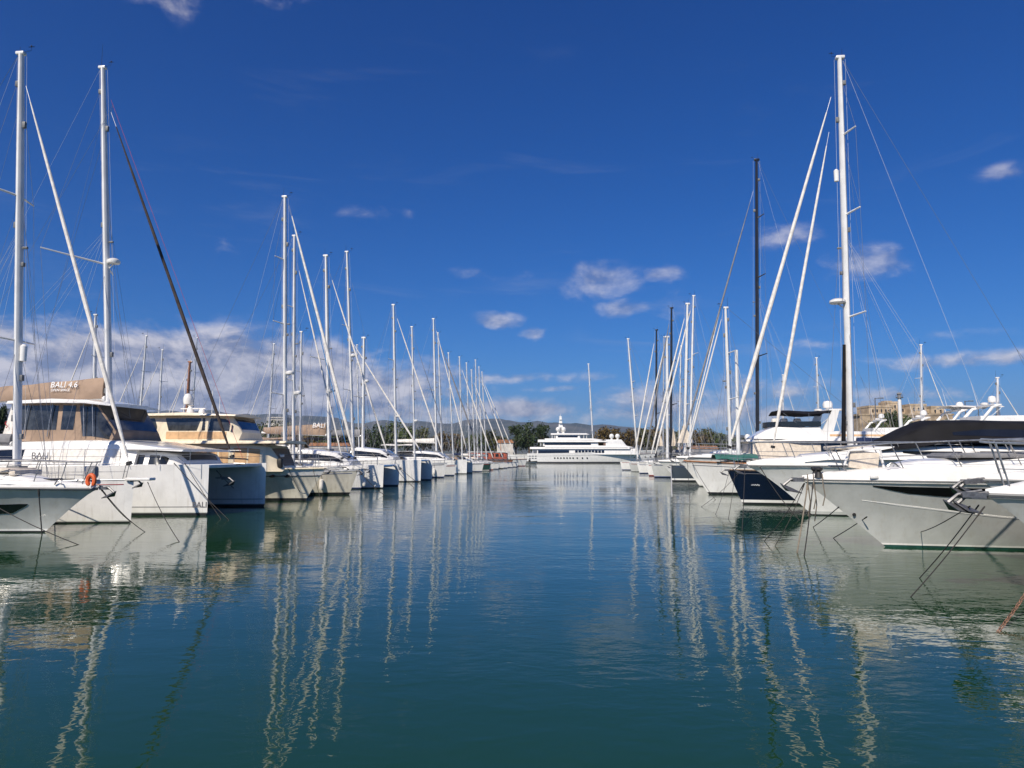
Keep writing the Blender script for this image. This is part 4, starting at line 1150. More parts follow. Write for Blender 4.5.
def small_cat(b, L, beam, base, top, r, stays, cover, side_px=None, mm='alu', cockpit='tan', hullm='gel', spread=(.46,), radar=None, boomlen=6.0, hw=1.7, bl=.7):
    hb = b.fb; yo_ = beam/2-hw/2
    for yo in (-yo_, yo_):
        Hf, sh = hull_fn(L, hw, hb, hb*.92, over=0.05, tr=.6, nd=3.2, nw=2.1, wl=.88, q=.8, yo=yo); b.H, b.sh = Hf, sh
        make_hull(b, Hf, sh, [hullm, 'antifd', 'gelgrey'], boot=(.08,.13), rows=4, bulw=.02)
    b.H = hull_fn(L, hw, hb, hb*.92, over=0.05, tr=.6, nd=3.2, nw=2.1, wl=.88, q=.8, yo=-yo_)[0]
    mb = MB(); mb.box((-L*.55, 0, hb*.70), (L*.72, yo_*2-.6, hb*.5), bev=.08); mb.tube([(-.35, -yo_, hb-.1), (-.35, yo_, hb-.1)], .10, 8); mb.build('bridgedeck', 'gel', b.root)
    mb = MB(); mb.grid([[(-.4-(L*.19)*i/4, lerp(-yo_+.4, yo_-.4, j/6), hb-.12-.04*math.sin(i*.8)*math.sin(j*.5)) for j in range(7)] for i in range(5)]); mb.build('trampoline', 'greyc', b.root)
    st = [(-L*.82, hb-.1, hb+1.15, beam*.36, beam*.33), (-L*.5, hb-.1, hb+1.2, beam*.37, beam*.33), (-L*.33, hb-.1, hb+.95, beam*.34, beam*.27), (-L*.24, hb-.1, hb+.2, beam*.3, beam*.2)]
    mb = MB(); P = shell(mb, st, .15, .06); ho = mb.build('saloon', 'gel', b.root)
    g = MB()
    for sd in (-1, 1): patch(g, P, [(-L*.78, sd*.62, sd*.82), (-L*.36, sd*.62, sd*.82), (-L*.28, sd*.66, sd*.78)], ref=sref(st))
    patch(g, P, [(-L*.32, -.42, .42), (-L*.26, -.4, .4)], ref=sref(st)); g.build('window', 'glass', ho)
    canopy(b, -L*.97, -L*.62, hb+.9, hb+2.2, beam*.3, cockpit)
    railing(b, b.H, b.sh, .6, .1, .96, 7, r=.018, inset=-.05 if False else .1, pulpit=False)
    return mast_rig(b, base, top, r, mm, spread, 1.7, .5, beamy=beam*.44, deckz=hb, stays=stays, zb=hb+1.05, cover=cover, radar=radar, boom=(hb+2.4, b.c(*base)[0]-boomlen, hb+2.6) if cover else None, bl=bl)
small_cat(b, 12.5, 6.6, (329.5, 455), (326, 256), .22, [((329.5, 272), (389, 458), .075, 'whitec')], 'tan', radar=(.3, .26, .3), boomlen=5.8, bl=.95)
text(b, 'BALI', 0.55, 312, 427.5, -0.30, 'lettw', b.root, shear=0.2)
S[4] = sloop('white sloop with grey sprayhood and bow fender, right of the ivory sloop', (366, 469), 56.5, L=12.5, B=3.9, base=(300, 455), top=(301.5, 332), r=.13, stays=[], cover='whitec', hood='greyc', group=GL, spread=(.4,.7), boot=(.06,.13))
rt_ = empty('fender', S[4].w((0.05, -0.55, .55)), 0); tag(rt_, 'white cylindrical fender hanging at the bow of a white sloop', 'fender')
mb = MB(); mb.lathe((0,0,-.32), [(0,0),(.1,.02),(.14,.1),(.14,.5),(.1,.6),(.03,.64),(0,.66)], 12); mb.build('fender_body', 'whitec', rt_)
mb = MB(); mb.tube([(0,0,.32), (0,.08,.7), (0,.3,1.0)], .012, 5); mb.build('rope', 'rope', rt_)
lrope(S[3], 2.0, 'dark line from the bow of the catamaran with lettered cover')
S[5] = sloop('white sloop with tall leaning mast just before the pair of catamaran hulls', (398, 466.5), 64.5, L=13.5, B=4.0, base=(353.5, 455), top=(347, 252), r=.18, stays=[((352, 283), (396, 461), .0, 'wire')], spread=(.34,.64), slen=1.1, cover='greyc', hood='black', group=GL, over=.15, radar=(.5,.25,.3))
lrope(S[5], 2.4, 'dark line from the white sloop just before the shaded catamaran hull')
b = S[6] = Boat('sailing_catamaran', (427, 459.5), 75, 'L', 'white catamaran whose far hull shows dark in shade, middle of the left row', 'catamaran', 'catamarans in the left row')
small_cat(b, 13.0, 7.0, (363, 452), (364, 338), .24, [((352, 283), (425, 458), .085, 'whitec')], 'greyc', cockpit='black', radar=(.6,.28,.3))
S[7] = sloop('white sloop with a long furled sail slanting down right, beyond the shaded catamaran hull', (447, 463), 86, L=13, B=4.0, base=(396, 450), top=(393.5, 305), r=.22, stays=[((395, 312), (445, 460), .085, 'whitec')], spread=(.34,.64), slen=1.3, cover='navyc', hood='navyc', group=GL, radar=(.28,.28,.35), lvl=1)
S[8] = sloop('small white sloop with a black tent over its cockpit', (457, 464.5), 94, L=10.5, B=3.5, base=(414.5, 450), top=(412, 327), r=.19, stays=[((413, 335), (455, 462), .04, 'wire')], cover='black', hood='black', group=GL, lvl=1, bimini='black', radar=(.3,.28,.3))
b = S[9] = Boat('sailing_catamaran', (470, 459.5), 107, 'L', 'white catamaran with plain white hull ends, far left row', 'catamaran', 'catamarans in the left row')
small_cat(b, 13.0, 7.0, (436.5, 450), (433.5, 319), .22, [((435, 325), (469, 459), .08, 'whitec')], 'whitec', cockpit='whitec')
spec = [ # label, tip, D, base, top, stay bottom, hull, hood, stay material
 ('white sloop with grey canvas beyond the far catamaran', (484, 463), 117, (442, 450), (438, 333), (483, 461), ('gel','antifd','bootblue'), 'greyc', 'greyc'),
 ('dark green hulled sloop low in the far left row', (491, 463.5), 126, (453, 449), (448.5, 353), (489, 461), ('dkgreen','antifd','gel'), 'tealc', 'wire'),
 ('white sloop next past the dark green hull', (495, 462.5), 133, (462, 449), (459.5, 357), (494, 461), ('gel','antifd','bootred'), 'navyc', 'whitec'),
 ('white sloop with tan hood in the far cluster of masts', (500, 462.5), 140, (469.5, 449), (466.5, 363), (499, 461), ('gel','antifd','bootblue'), 'tan', 'wire'),
 ('white sloop with black hood in the far cluster of masts', (505, 462), 147, (474.5, 449), (471.5, 370), (504, 460.5), ('gel','antifd','antifd'), 'black', 'whitec'),
 ('white sloop with the highest mast of the far cluster', (509, 462), 153, (477.5, 449), (475.5, 360), (508, 460), ('gel','antifd','bootblue'), 'whitec', 'wire'),
 ('white sloop with cream hood in the far cluster of masts', (514, 462), 160, (481.5, 449), (479, 367), (511, 460), ('gel','antifd','bootblue'), 'creamc', 'whitec'),
 ('last white sloop of the left row, its thick furled sail leaning to the end', (519, 462), 167, (486, 449), (482, 372), (517, 459), ('gel','antifd','bootblue'), 'greyc', 'whitec'),
]
for i, (lb, tip, D, ba, tp, sb, hm_, hd, sm_) in enumerate(spec):
    sloop(lb, tip, D, L=12.5, B=3.9, base=ba, top=tp, r=.17, stays=[((tp[0]+1.2, tp[1]+9), sb, .11 if sm_ != 'wire' else .03, sm_)], cover=('whitec','greyc','navyc')[i % 3], hood=hd, mats=hm_, group=GL, lvl=1, spread=(.36,.66), slen=1.3)
# classic boats with red houses at the far end
for i, (lb, tip, D, hc) in enumerate((('classic boat with a rust-red wheelhouse near the end of the left row', (513, 459.5), 176, 'redhouse'), ('white classic boat with a red-sided cabin, last before the superyacht', (527, 459), 184, 'redhouse'))):
    b = Boat('wooden_launch', tip, D, 'L', lb, 'launch', 'classic launches ending the left row')
    b.H, b.sh = hull_fn(13, 4.2, b.fb, 1.5, over=.5, tr=.7); make_hull(b, b.H, b.sh, ['gel' if i else 'wood', 'antifd', 'bootred'], rows=4); gunwale(b, b.H, b.sh, 'wood', .08)
    st = [(-10.5, 1.4, 3.3, 1.5, 1.45), (-5.5, 1.4, 3.3, 1.5, 1.4), (-4.9, 1.4, 3.2, 1.3, 1.2)]
    mb = MB(); P = shell(mb, st, .06, .05); ho = mb.build('wheelhouse', hc, b.root)
    g = MB()
    for k in range(4):
        for sd in (-1, 1): patch(g, P, [(-10.1+k*1.2, sd*.6, sd*.78), (-9.3+k*1.2, sd*.6, sd*.78)], ref=sref(st), sub=1)
    g.build('window', 'glass', ho)
    mb = MB(); mb.box((-7.6, 0, 3.45), (6.4, 3.3, .14), bev=.04); mb.build('roof', 'gel', b.root)
    mb = MB(); mb.tube([(-6.5, 0, 3.4), (-6.6, 0, 7.5)], [.1, .05], 8); mb.tube([(-6.5,0,6.2),(-5.8,0,6.2)], .03, 5); mb.build('mast', 'wood', b.root)
    railing(b, b.H, b.sh, .7, .1, .95, 7, r=.03)

# fenders hanging from bows and quarters
def fender(bt, x, side_, m_, label, group='fenders hung along hulls'):
    u = (x+bt.L)/bt.L; p = bt.H(u, bt.sh(u)*.45, side_); t_ = bt.H(u, bt.sh(u), side_); p.y += side_*.16
    r_ = empty('fender', bt.w(p), bt.h); tag(r_, label, 'fender', group)
    mb = MB(); mb.lathe((0,0,-.36), [(0,0),(.09,.01),(.13,.08),(.14,.2),(.14,.52),(.12,.64),(.04,.69),(0,.7)], 12); mb.build('fender_body', m_, r_)
    mb = MB(); mb.tube([(0,0,.33), (0, t_.y-p.y+.02*side_, t_.z-p.z), (0, t_.y-p.y-.05*side_, t_.z-p.z+.35)], .012, 5); mb.build('rope', 'ropew', r_)
fender(S[1], -1.9, -1, 'whitec', 'white fender on the near side of the ivory sloop')
fender(S[5], -1.4, -1, 'navyc', 'navy fender on the sloop just before the shaded catamaran hull')
fender(S[7], -1.2, -1, 'whitec', 'white fender on the sloop beyond the shaded catamaran hull')
fender(A, -3.4, -1, 'whitec', 'white fender low on the side of the plumb-bowed sloop')
# ================================================================== generic sport and flybridge motor yachts
def sport(label, tip, D, side='R', L=14.0, B=4.2, fs=None, mats=('gel','antifd','gelgrey'), over=1.9, canopym=None, fly=False, arch=True, group=None, radome=True, yaw=None, house='gel', hw=True, lvl=2, rise=None, hgt=1.0, name='motor_yacht', top='gel'):
    b = Boat(name, tip, D, side, label, 'motor yacht', group or 'motor yachts moored bow to the fairway', yaw)
    fs = fs or b.fb*.9; b.L = L
    b.H, b.sh = hull_fn(L, B, b.fb, fs, over=over, p=.85, tr=.92, nd=2.7, nw=1.6, wl=.82, q=1.1)
    make_hull(b, b.H, b.sh, list(mats), rows=6 if lvl > 1 else 4, boot=(.06,.15))
    topdeck(b, rise or [(0, .4), (.6, .36), (.9, .22), (1, .1)]); gunwale(b, b.H, b.sh, 'greyr', .04)
    z = fs+.3
    st = [(-.88*L, z-.2, z+1.5*hgt, B*.38, B*.34), (-.62*L, z-.2, z+1.6*hgt, B*.39, B*.32), (-.50*L, z-.2, z+1.35*hgt, B*.37, B*.28), (-.38*L, z-.2, z+.55*hgt, B*.33, B*.24), (-.18*L, z-.1, z+.28, B*.22, B*.15), (-.12*L, z-.1, z+.12, B*.12, B*.08)]
    mb = MB(); P = shell(mb, st, .14, .07); ho = mb.build('deckhouse', house, b.root); rf = sref(st)
    g = MB(); patch(g, P, [(-.51*L, -.41, .41), (-.385*L, -.38, .38)], ref=rf)
    for sd in (-1, 1): patch(g, P, [(-.85*L, sd*.62, sd*.82), (-.55*L, sd*.6, sd*.82), (-.40*L, sd*.66, sd*.78)], ref=rf)
    for sd in (-1, 1): patch(g, P, [(-.35*L, sd*.64, sd*.8), (-.22*L, sd*.68, sd*.76)], ref=rf)
    g.build('window', 'glass', ho)
    if hw:
        g = MB()
        for sd in (-1, 1): patch(g, lambda u, z_: b.H(u, z_, sd), [(.45, fs*.5, fs*.72), (.7, fs*.54, fs*.76), (.84, fs*.66, fs*.74)], ref=lambda u: Vector((b.H(u, 1, 1).x, 0, 1)))
        g.build('hull_window', 'glass', b.root)
    railing(b, b.H, b.sh, .95, .38, .965, 7, r=.016, inset=.12, lean=.25, rtop=.02)
    anchor(b, .15, b.fb, 1.0)
    zt = z+1.6*hgt
    if fly:
        st = [(-.90*L, zt-.05, zt+.75, B*.36, B*.34), (-.60*L, zt-.05, zt+.8, B*.37, B*.33), (-.47*L, zt-.1, zt+.05, B*.32, B*.22)]
        mb = MB(); P2 = shell(mb, st, .1, .02); fo = mb.build('flybridge', 'gel', b.root)
        g = MB(); patch(g, P2, [(-.595*L, -.36, .36), (-.53*L, -.34, .34)], ref=sref(st)); g.build('windscreen', 'glass', fo)
        if canopym: canopy(b, -.88*L, -.6*L, zt+.7, zt+2.1, B*.33, canopym)
        zt += .7
    elif canopym: canopy(b, -.99*L, -.80*L, z+.3, z+1.75, B*.36, canopym)
    if arch:
        mb = MB()
        for sd in (-1, 1): mb.tube([(-.90*L, sd*B*.34, zt-.4), (-.84*L, sd*B*.32, zt+.75), (-.80*L, sd*B*.28, zt+.95)], [.13, .12, .09], 8)
        mb.box((-.81*L, 0, zt+.97), (.6, B*.58, .12), bev=.04); ao = mb.build('radar_arch', top, b.root)
        if radome:
            mb = MB(); mb.lathe((-.81*L, -.6, zt+1.03), [(0,0),(.12,0),(.12,.15),(.3,.2),(.33,.42),(.24,.66),(0,.75)], 12); mb.lathe((-.81*L, .6, zt+1.03), [(0,0),(.3,.05),(.32,.16),(.2,.24),(0,.26)], 12)
            mb.build('radar_dome', 'gel', ao)
            mb = MB(); mb.tube([(-.83*L, .95, zt+1.0), (-.86*L, .95, zt+3.2)], [.02, .008], 5); mb.build('antenna', 'gel', ao)
    return b
# ================================================================== RIGHT ROW
# ---- two bows entering from the right edge
F1 = sport('white bow with twin anchors poking in at the right edge, upper of the two', (981, 480), 17.4, L=14, B=4.0, rise=[(0,.4),(.7,.35),(.92,.22),(1,.08)], fly=False)
F2 = sport('nearest white bow at the bottom right edge, lying below the other', (984, 494.5), 13.6, L=12, B=3.6, rise=[(0,.4),(.7,.38),(.92,.28),(1,.05)], mats=('gelgrey','antifd','gelgrey'), hw=False)
for bt_, dz in ((F1, -.02), (F2, .02)):
    anchor(bt_, .30, bt_.fb+dz, 1.05, kind='galv', y=0)
rope(F2, (.35, .2, F2.fb-.2), 905, 533, label='dark line running left from the nearest right-edge bow across the silver hull', r=.010)
rope(F2, (.1, .2, F2.fb-.2), 910, 597, label='long dark line from the nearest right-edge bow, left of the crossing pair', r=.010, sag=.05)
rope(F2, (.0, -.2, F2.fb-.2), 919, 578, label='long dark line from the nearest right-edge bow, right of the crossing pair', r=.010, sag=.05)
# rusty chain
a = at_z(998, 632, 0); q_ = inv(F2, lambda u, z: F2.H(u, z, F2.near), 1058, 530, (.3, .999), (.3, 1.6)); e = F2.w(F2.H(q_[0], q_[1], F2.near)); ch = empty('mooring_chain', a); tag(ch, 'rusty orange chain rising from the water at the right edge', 'chain')
mb = MB(); n = 34; dd = (e-a)
for k in range(-3, n):
    f0 = k/n; p = dd*f0 - Vector((0, 0, .12*math.sin(max(0,f0)*math.pi))); t = dd.normalized()
    s1 = t.cross(Vector((0, 1, 0))).normalized(); s2 = t.cross(s1); s_ = s1 if k % 2 else s2; ln = dd.length/n*.72; 
    ring = [p + t*(math.cos(q)*ln) + s_*(math.sin(q)*.024) for q in [j*math.pi/5 for j in range(11)]]
    mb.tube(ring, .0065, 5, cap=False)
mb.build('chain_links', 'rust', ch)

# ---- big silver motor yacht
b = R1 = Boat('motor_yacht', (801, 479.5), 21, 'R', 'large silver-hulled motor yacht with a long black hull window, nearest on the right', 'motor yacht', 'motor yachts moored bow to the fairway')
b.H, b.sh = hull_fn(17, 4.7, b.fb, 1.80, over=2.2, p=.95, tr=.92, nd=2.5, nw=1.35, wl=.58, q=.85)
make_hull(b, b.H, b.sh, ['gelgrey', 'antifg', 'gel'], rows=9, boot=(.06, .11))
topdeck(b, [(0,.55),(.6,.50),(.85,.34),(.96,.18),(1,.06)], win=.88); gunwale(b, b.H, b.sh, 'greyr', .018)
hull_patch(b, [(873, 485.6, 486.4), (888, 486.2, 490), (905, 486.8, 493.5), (940, 487.6, 496.5), (980, 488.4, 498), (1030, 489, 500), (1080, 490, 501)], 'hull_window', 'hglass')
hull_patch(b, [(862, 500.0, 500.6), (900, 504.5, 506.0), (950, 510.5, 512.0), (1000, 516, 517.6), (1050, 520, 521.6)], 'feature_line', 'gel', off=.006)
u, z = inv(b, lambda u, z: b.H(u, z, b.near), 854, 514.5, (.5, .999), (.1, 1.8)); mb = MB(); mb.tube([b.H(u, z, b.near)+Vector((0,-.05*b.near,0)), b.H(u, z, b.near)+Vector((0,.035*b.near,0))], .045, 10); mb.build('drain_outlet', 'rubber', b.root)
u, z = inv(b, lambda u, z: b.H(u, z, b.near), 874, 478, (.5, .999), (.1, 1.9)); p = b.H(u, z, b.near); mb = MB(); mb.box(p+Vector((0, .02*b.near, .03)), (.22, .08, .10), bev=.03); mb.build('fairlead', 'gel', b.root)
X = lambda px, py=460, yo=1.2: b.c(px, py, yo)[0]
zd = b.fb+.36
st = [(-15.6, 1.9, 4.0, 1.9, 1.6), (-10.5, 1.9, 4.1, 1.9, 1.55), (-8.6, 1.9, 3.7, 1.85, 1.4), (-6.7, 1.9, 2.55, 1.75, 1.25), (-5.0, 2.0, 2.42, 1.3, .95), (-3.0, 2.0, 2.36, .9, .6), (-2.5, 2.0, 2.25, .7, .5)]
mb = MB(); P = shell(mb, st, .15, .06); ho = mb.build('deckhouse', 'gel', b.root); rf = sref(st)
g = MB(); patch(g, P, [(-8.7, -.42, .42), (-6.8, -.40, .40)], ref=rf)
for sd in (-1, 1): patch(g, P, [(-15, sd*.62, sd*.84), (-9.6, sd*.6, sd*.84), (-7.2, sd*.68, sd*.80)], ref=rf); patch(g, P, [(-6.2, sd*.66, sd*.85), (-3.8, sd*.7, sd*.8)], ref=rf)
g.build('window', 'glass', ho)
mb = MB(); mb.box((-4.9, 0, 2.52), (2.0, 1.9, .14), bev=.05); mb.box((-3.85, 0, 2.50), (.2, 1.7, .12), bev=.05); mb.build('sunpad', 'greyc', b.root)
railing(b, b.H, lambda u: b.sh(u)+interp(u, [(0,.5),(.6,.46),(.85,.30),(1,.05)])[0], .72, .30, .93, 9, wires=(.5, 1.0), r=.016, inset=.22, lean=.45, rtop=.02, pulpit=False)
# anchor gear at the stem head
anchor(b, .12, b.fb+.02, 1.15); 
mb = MB()
for y in (-.18, .12): mb.lathe((-.45, y, zd-.30), [(0,0),(.13,0),(.10,.1),(.06,.16),(.12,.22),(.12,.28),(0,.3)], 10)
mb.build('windlass', 'rubber', b.root)
mb = MB()
for k, (x, y) in enumerate(((-.15,.1),(-.28,.2),(-.38,-.1),(-.5,.28))):
    ln = (1.0, .8, 1.15, .7)[k]
    mb.tube([(x, y, b.fb+.15), (x+.06, y+.22, b.fb-.1), (x+.02, y+.24, b.fb-ln*.6), (x+.08, y+.2, b.fb-ln)], .015, 6)
mb.build('coiled_rope', 'ropew', b.root)
for x, y in ((-2.2, .75), (-5.6, 1.5), (-5.6, -1.5)):
    mb = MB(); mb.tube([(x-.14, y, zd+.02), (x-.05, y, zd+.11), (x+.05, y, zd+.11), (x+.14, y, zd+.02)], .02, 6); mb.build('mooring_cleat', 'steel', b.root)
for x in (-1.0, -2.95):
    mb = MB(); hatch(mb, x, 0, zd+.0, .4, .4); mb.build('hatch', 'clear', b.root)
# folding passerelle frame lying on the foredeck
r_ = empty('folded_gangway', b.w((-1.75, -.1, zd-.10)), b.h); tag(r_, 'pale folded gangway box standing on the foredeck of the silver yacht', 'gangway')
rm = Matrix.Rotation(R(-8), 3, 'Y')
mb = MB(); mb.box((.0, 0, .28), (.80, .16, .52), rot=rm, bev=.04); mb.build('panel', 'creamc', r_)
mb = MB(); mb.tube([(.62, .12, -.02), (.42, .12, .55), (-.42, .12, .60), (-.5, .12, .02)], .035, 7); mb.build('frame', 'gel', r_)
st = [(-3.9, 2.15, 2.62, .75, .70), (-3.2, 2.15, 2.52, .75, .68), (-2.75, 2.15, 2.42, .7, .6), (-2.35, 2.15, 2.30, .6, .5)]
lr = 'line hanging at the bow of the silver yacht, '
rope(b, (-.05, .1, b.fb-.1), 763, 541, label='dark '+lr+'reaching farthest left', r=.010); rope(b, (-.1, .0, b.fb-.1), 774, 546, label='dark '+lr+'second from the left', r=.010)
rope(b, (-.12, .2, b.fb-.1), 797, 553, label='weathered '+lr+'nearly vertical and frayed', r=.02, m='ropew', sag=.05)
rope(b, (-.25, .25, b.fb-.1), 804, 556, label='dark '+lr+'nearly vertical beside the frayed one', r=.015, m='rope', sag=.08)
rope(b, (-.9, .3, 1.1), 813, 527, label='short dark '+lr+'crossing under the flare', r=.013, sag=.02)
rope(b, (-1.6, .4, .85), 833, 538, label='thin dark '+lr+'vertical, behind the stem', r=.012, sag=.02)

# ---- second: sport yacht with long black windscreen cover
b = R2 = Boat('motor_yacht', (746, 465.5), 32, 'R', 'white sport yacht with a long sweeping black canopy, behind the silver one', 'motor yacht', 'motor yachts moored bow to the fairway')
b.H, b.sh = hull_fn(18, 4.8, b.fb, 2.05, over=2.7, p=.8, tr=.92, nd=2.5, nw=1.6, wl=.82, q=1.0)
make_hull(b, b.H, b.sh, ['gel', 'antifd', 'gelgrey'], rows=7, boot=(.05, .17)); topdeck(b, [(0,.6),(.6,.55),(.85,.4),(.96,.25),(1,.1)], win=.88); gunwale(b, b.H, b.sh, 'greyr', .035)
X = lambda px, py=450, yo=1.8: b.c(px, py, yo)[0]
Z = lambda px, py, yo=1.8: b.c(px, py, yo)[1]
zb = 2.35
st = [(-17.0, zb, Z(1010,447), 2.0, 1.8), (X(960), zb, Z(960,446), 2.0, 1.75), (X(905), zb, Z(905,446), 1.8, 1.5), (X(872), zb, Z(872,447), 1.6, 1.2), (X(835), zb, Z(835,454), 1.1, .7), (X(812), zb-.1, zb+.15, .8, .45)]
mb = MB(); P = shell(mb, st, .15, .08); ho = mb.build('deckhouse', 'gel', b.root)
g = MB()
for sd in (-1, 1): patch(g, P, [(X(962), sd*.64, sd*.9), (X(930), sd*.62, sd*.85), (X(905), sd*.62, sd*.70)], ref=sref(st)); patch(g, P, [(-16.5, sd*.64, sd*.9), (X(980), sd*.62, sd*.85)], ref=sref(st))
g.build('window', 'glass', ho)
zz = Z(960, 446)
st = [(-17.6, zz-.1, Z(1075,424), 2.0, 1.75), (X(1024), zz+.1, Z(1024,422), 2.05, 1.75), (X(983), zz+.15, Z(983,421), 2.0, 1.7), (X(942), zz+.12, Z(942,421.5), 1.9, 1.5), (X(925), zz, Z(925,428), 1.8, 1.4), (X(908), zz-.1, Z(908,436), 1.75, 1.2), (X(884), zz-.2, zz-.02, 1.5, .9)]
mb = MB(); P = shell(mb, st, .3, .12); cv = mb.build('windscreen_cover', 'black', b.root)
g = MB()
for sd in (-1, 1): patch(g, P, [(-17.3, sd*.55, sd*.82), (X(1030), sd*.55, sd*.82), (X(985), sd*.58, sd*.80), (X(955), sd*.66, sd*.76)], ref=sref(st))
g.build('side_window', 'glass', cv)
railing(b, b.H, lambda u: b.sh(u)+.2, .80, .30, .965, 10, r=.018, inset=.15, lean=.35, rtop=.024)
anchor(b, .15, b.fb, 1.1)
mb = MB(); mb.box((X(868), 0, 2.85), (1.9, 1.6, .16), bev=.06); mb.build('sunpad', 'creamc', b.root)
rope(b, (-.4, .8, b.fb-.05), 800, 520, label='dark line slanting down the white flare of the black-canopied yacht', r=.016); rope(b, (.05, 0, b.fb-.05), 742, 530, label='dark line from the stem of the black-canopied yacht toward the fairway', r=.014)

# ---- navy sloop with the tall white mast
NV = sloop('navy-hulled sailing yacht with white boot stripes and the tallest white mast', (727, 469.5), 39, 'R', L=18, B=4.8, over=.75, fs=1.6, mats=('navy','antifd','gel','navy'), base=(850.5, 441), top=(839.5, 58), r=.24,
   stays=[((831, 97), (728, 452), .10, 'whitec'), ((829, 132), (772, 452), .085, 'whitec')], spread=(.35, .60, .80), slen=1.35, radar=(.385, .42, .45), reflector=(.70, .34), cover='navyc', hood='navyc', nd=2.3, nw=1.5, boot=(.10,.24),
   deck='teak', boomlen=7.0, group='sailing yachts in the right row', antenna=.5)
mb = MB()
q = inv(NV, lambda u, z: NV.H(u, z, 1), 757, 485, (.6,.99), (.4,1.7)); c_ = NV.H(q[0], q[1], 1)+Vector((0,.03,0))
pts = [c_+Vector((-.3+.03*k, 0, .07*math.sin(k*1.6)*(1-.04*k))) for k in range(21)]
mb.tube(pts, .013, 4); mb.build('scroll_emblem', 'lettw', NV.root)
sm_ = MB()
mb = MB(); xm = NV.P0.x; mb.tube([(xm+.42, .1, 1.9), (xm+.12, .1, 8.3)], [.12, .08], 8); mb.build('storm_sail_bag', 'black', NV.root)
for k, (px, py) in enumerate(((715, 515), (728, 520), (700, 507))):
    rope(NV, (-.1-.3*k, .1, NV.fb-.05), px, py, label='thin dark line from the navy bow, ' + ['middle','right','left'][k]+' one of three', r=.010)

# ---- white clipper bow with teak rail
CL = sloop('white clipper-bowed ketch with a teak rail and green awning', (684, 461.5), 49, 'R', L=15, B=4.4, over=1.55, p_=.9, fs=1.7, mats=('gel','antifd','antifd'), base=(730, 440), top=(725.5, 308), r=.17, stays=[((723, 313), (687, 452), .06, 'wirew')],
   spread=(.4,.7), slen=1.2, cover=None, hood='tealc', deck='teak', boomlen=5, housem='wood', group='sailing yachts in the right row', nd=2.2, nw=1.5)
gunwale(CL, CL.H, CL.sh, 'wood', .05, dz=.05, name='cap_rail')
canopy(CL, -4.6, -1.9, 2.2, 2.6, 1.0, 'tealc', name='awning', hoops=True, arch=.3)
CL.c
mb = MB(); xt_, zt_ = CL.c(736.5, 350); xb_, zb_ = CL.c(738, 445); mb.tube([(xb_, 0, 2), (xt_, 0, zt_)], [.14, .1], 8); mb.build('mizzen_mast', 'alu', CL.root)
rope(CL, (-.2, .2, CL.fb-.1), 690, 503, label='thin line from the white clipper bow toward the left', r=.014); rope(CL, (-.5, .3, CL.fb-.1), 716, 500, label='thin line down the white clipper bow', r=.014)

# ---- flybridge yacht
b = R3 = Boat('motor_yacht', (692, 457.5), 55, 'R', 'white flybridge yacht with a black bimini, behind the navy sloop', 'motor yacht', 'motor yachts moored bow to the fairway')
b.H, b.sh = hull_fn(19, 5.2, b.fb, 2.1, over=2.4, p=.85, tr=.92, nd=2.6, nw=1.6); make_hull(b, b.H, b.sh, ['gel','antifd','bootblue'], rows=5); topdeck(b, [(0,.5),(.8,.4),(1,.1)]); gunwale(b, b.H, b.sh, 'greyr', .05)
X = lambda px, py=440, yo=2.0: b.c(px, py, yo)[0]
Z = lambda px, py, yo=2.0: b.c(px, py, yo)[1]
st = [(-17.5, 2.2, Z(870,440), 2.2, 2.1), (X(790), 2.2, Z(790,438), 2.2, 2.05), (X(762), 2.2, Z(762,439), 2.1, 1.8), (X(752), 2.2, Z(752,440.5), 1.9, 1.5)]
mb = MB(); P = shell(mb, st, .1, .03); ho = mb.build('deckhouse', 'creamc', b.root)
g = MB()
for sd in (-1, 1): patch(g, P, [(-17, sd*.62, sd*.85), (X(820), sd*.62, sd*.85)], ref=sref(st))
g.build('window', 'glass', ho)
st = [(-18, Z(870,441), Z(870,438), 2.4, 2.3), (X(800), Z(800,441), Z(800,438), 2.4, 2.3), (X(748), Z(748,441.5), Z(748,439.5), 1.7, 1.4)]
mb = MB(); shell(mb, st, .05, .03); mb.build('upper_deck', 'gel', b.root)
zz = Z(790, 439)
st = [(-17.5, zz, Z(870,432), 2.1, 2.0), (X(824), zz, Z(824,431), 2.1, 1.95), (X(821), zz, Z(821,427), 2.1, 1.95), (X(778), zz, Z(778,426.5), 2.1, 1.8), (X(768), zz, Z(768,430), 2.0, 1.5), (X(755), zz, zz+.1, 1.7, 1.1)]
mb = MB(); P = shell(mb, st, .15, .04); fo = mb.build('flybridge', 'gel', b.root)
g = MB()
for sd in (-1, 1): patch(g, P, [(-17, sd*.64, sd*.8), (X(830), sd*.64, sd*.8)], ref=sref(st), off=.02)
g.build('side_panel', 'peach', fo)
g = MB(); zs = Z(790, 427)
g.grid([[(X(px), yy, zs+.02+hh) for hh in (0, .38)] for px, yy in ((822,1.95),(800,1.92),(780,1.75),(772,.9),(770,0),(772,-.9),(780,-1.75),(800,-1.92),(822,-1.95))]); g.build('windscreen', 'glass', fo)
c_ = canopy(b, X(838), X(783), zs, Z(808, 409), 1.9, 'black', arch=.25, drop=.1)
mb = MB()
for sd in (-1, 1): mb.prism([(X(834), zs-.4), (X(822), zs-.4), (X(834), Z(834, 410)), (X(841), Z(841, 410))], sd*1.85-.08, sd*1.85+.08)
mb.box((X(838), 0, Z(838,409.5)), (1.0, 3.8, .14), bev=.05); ao = mb.build('radar_arch', 'gel', b.root)
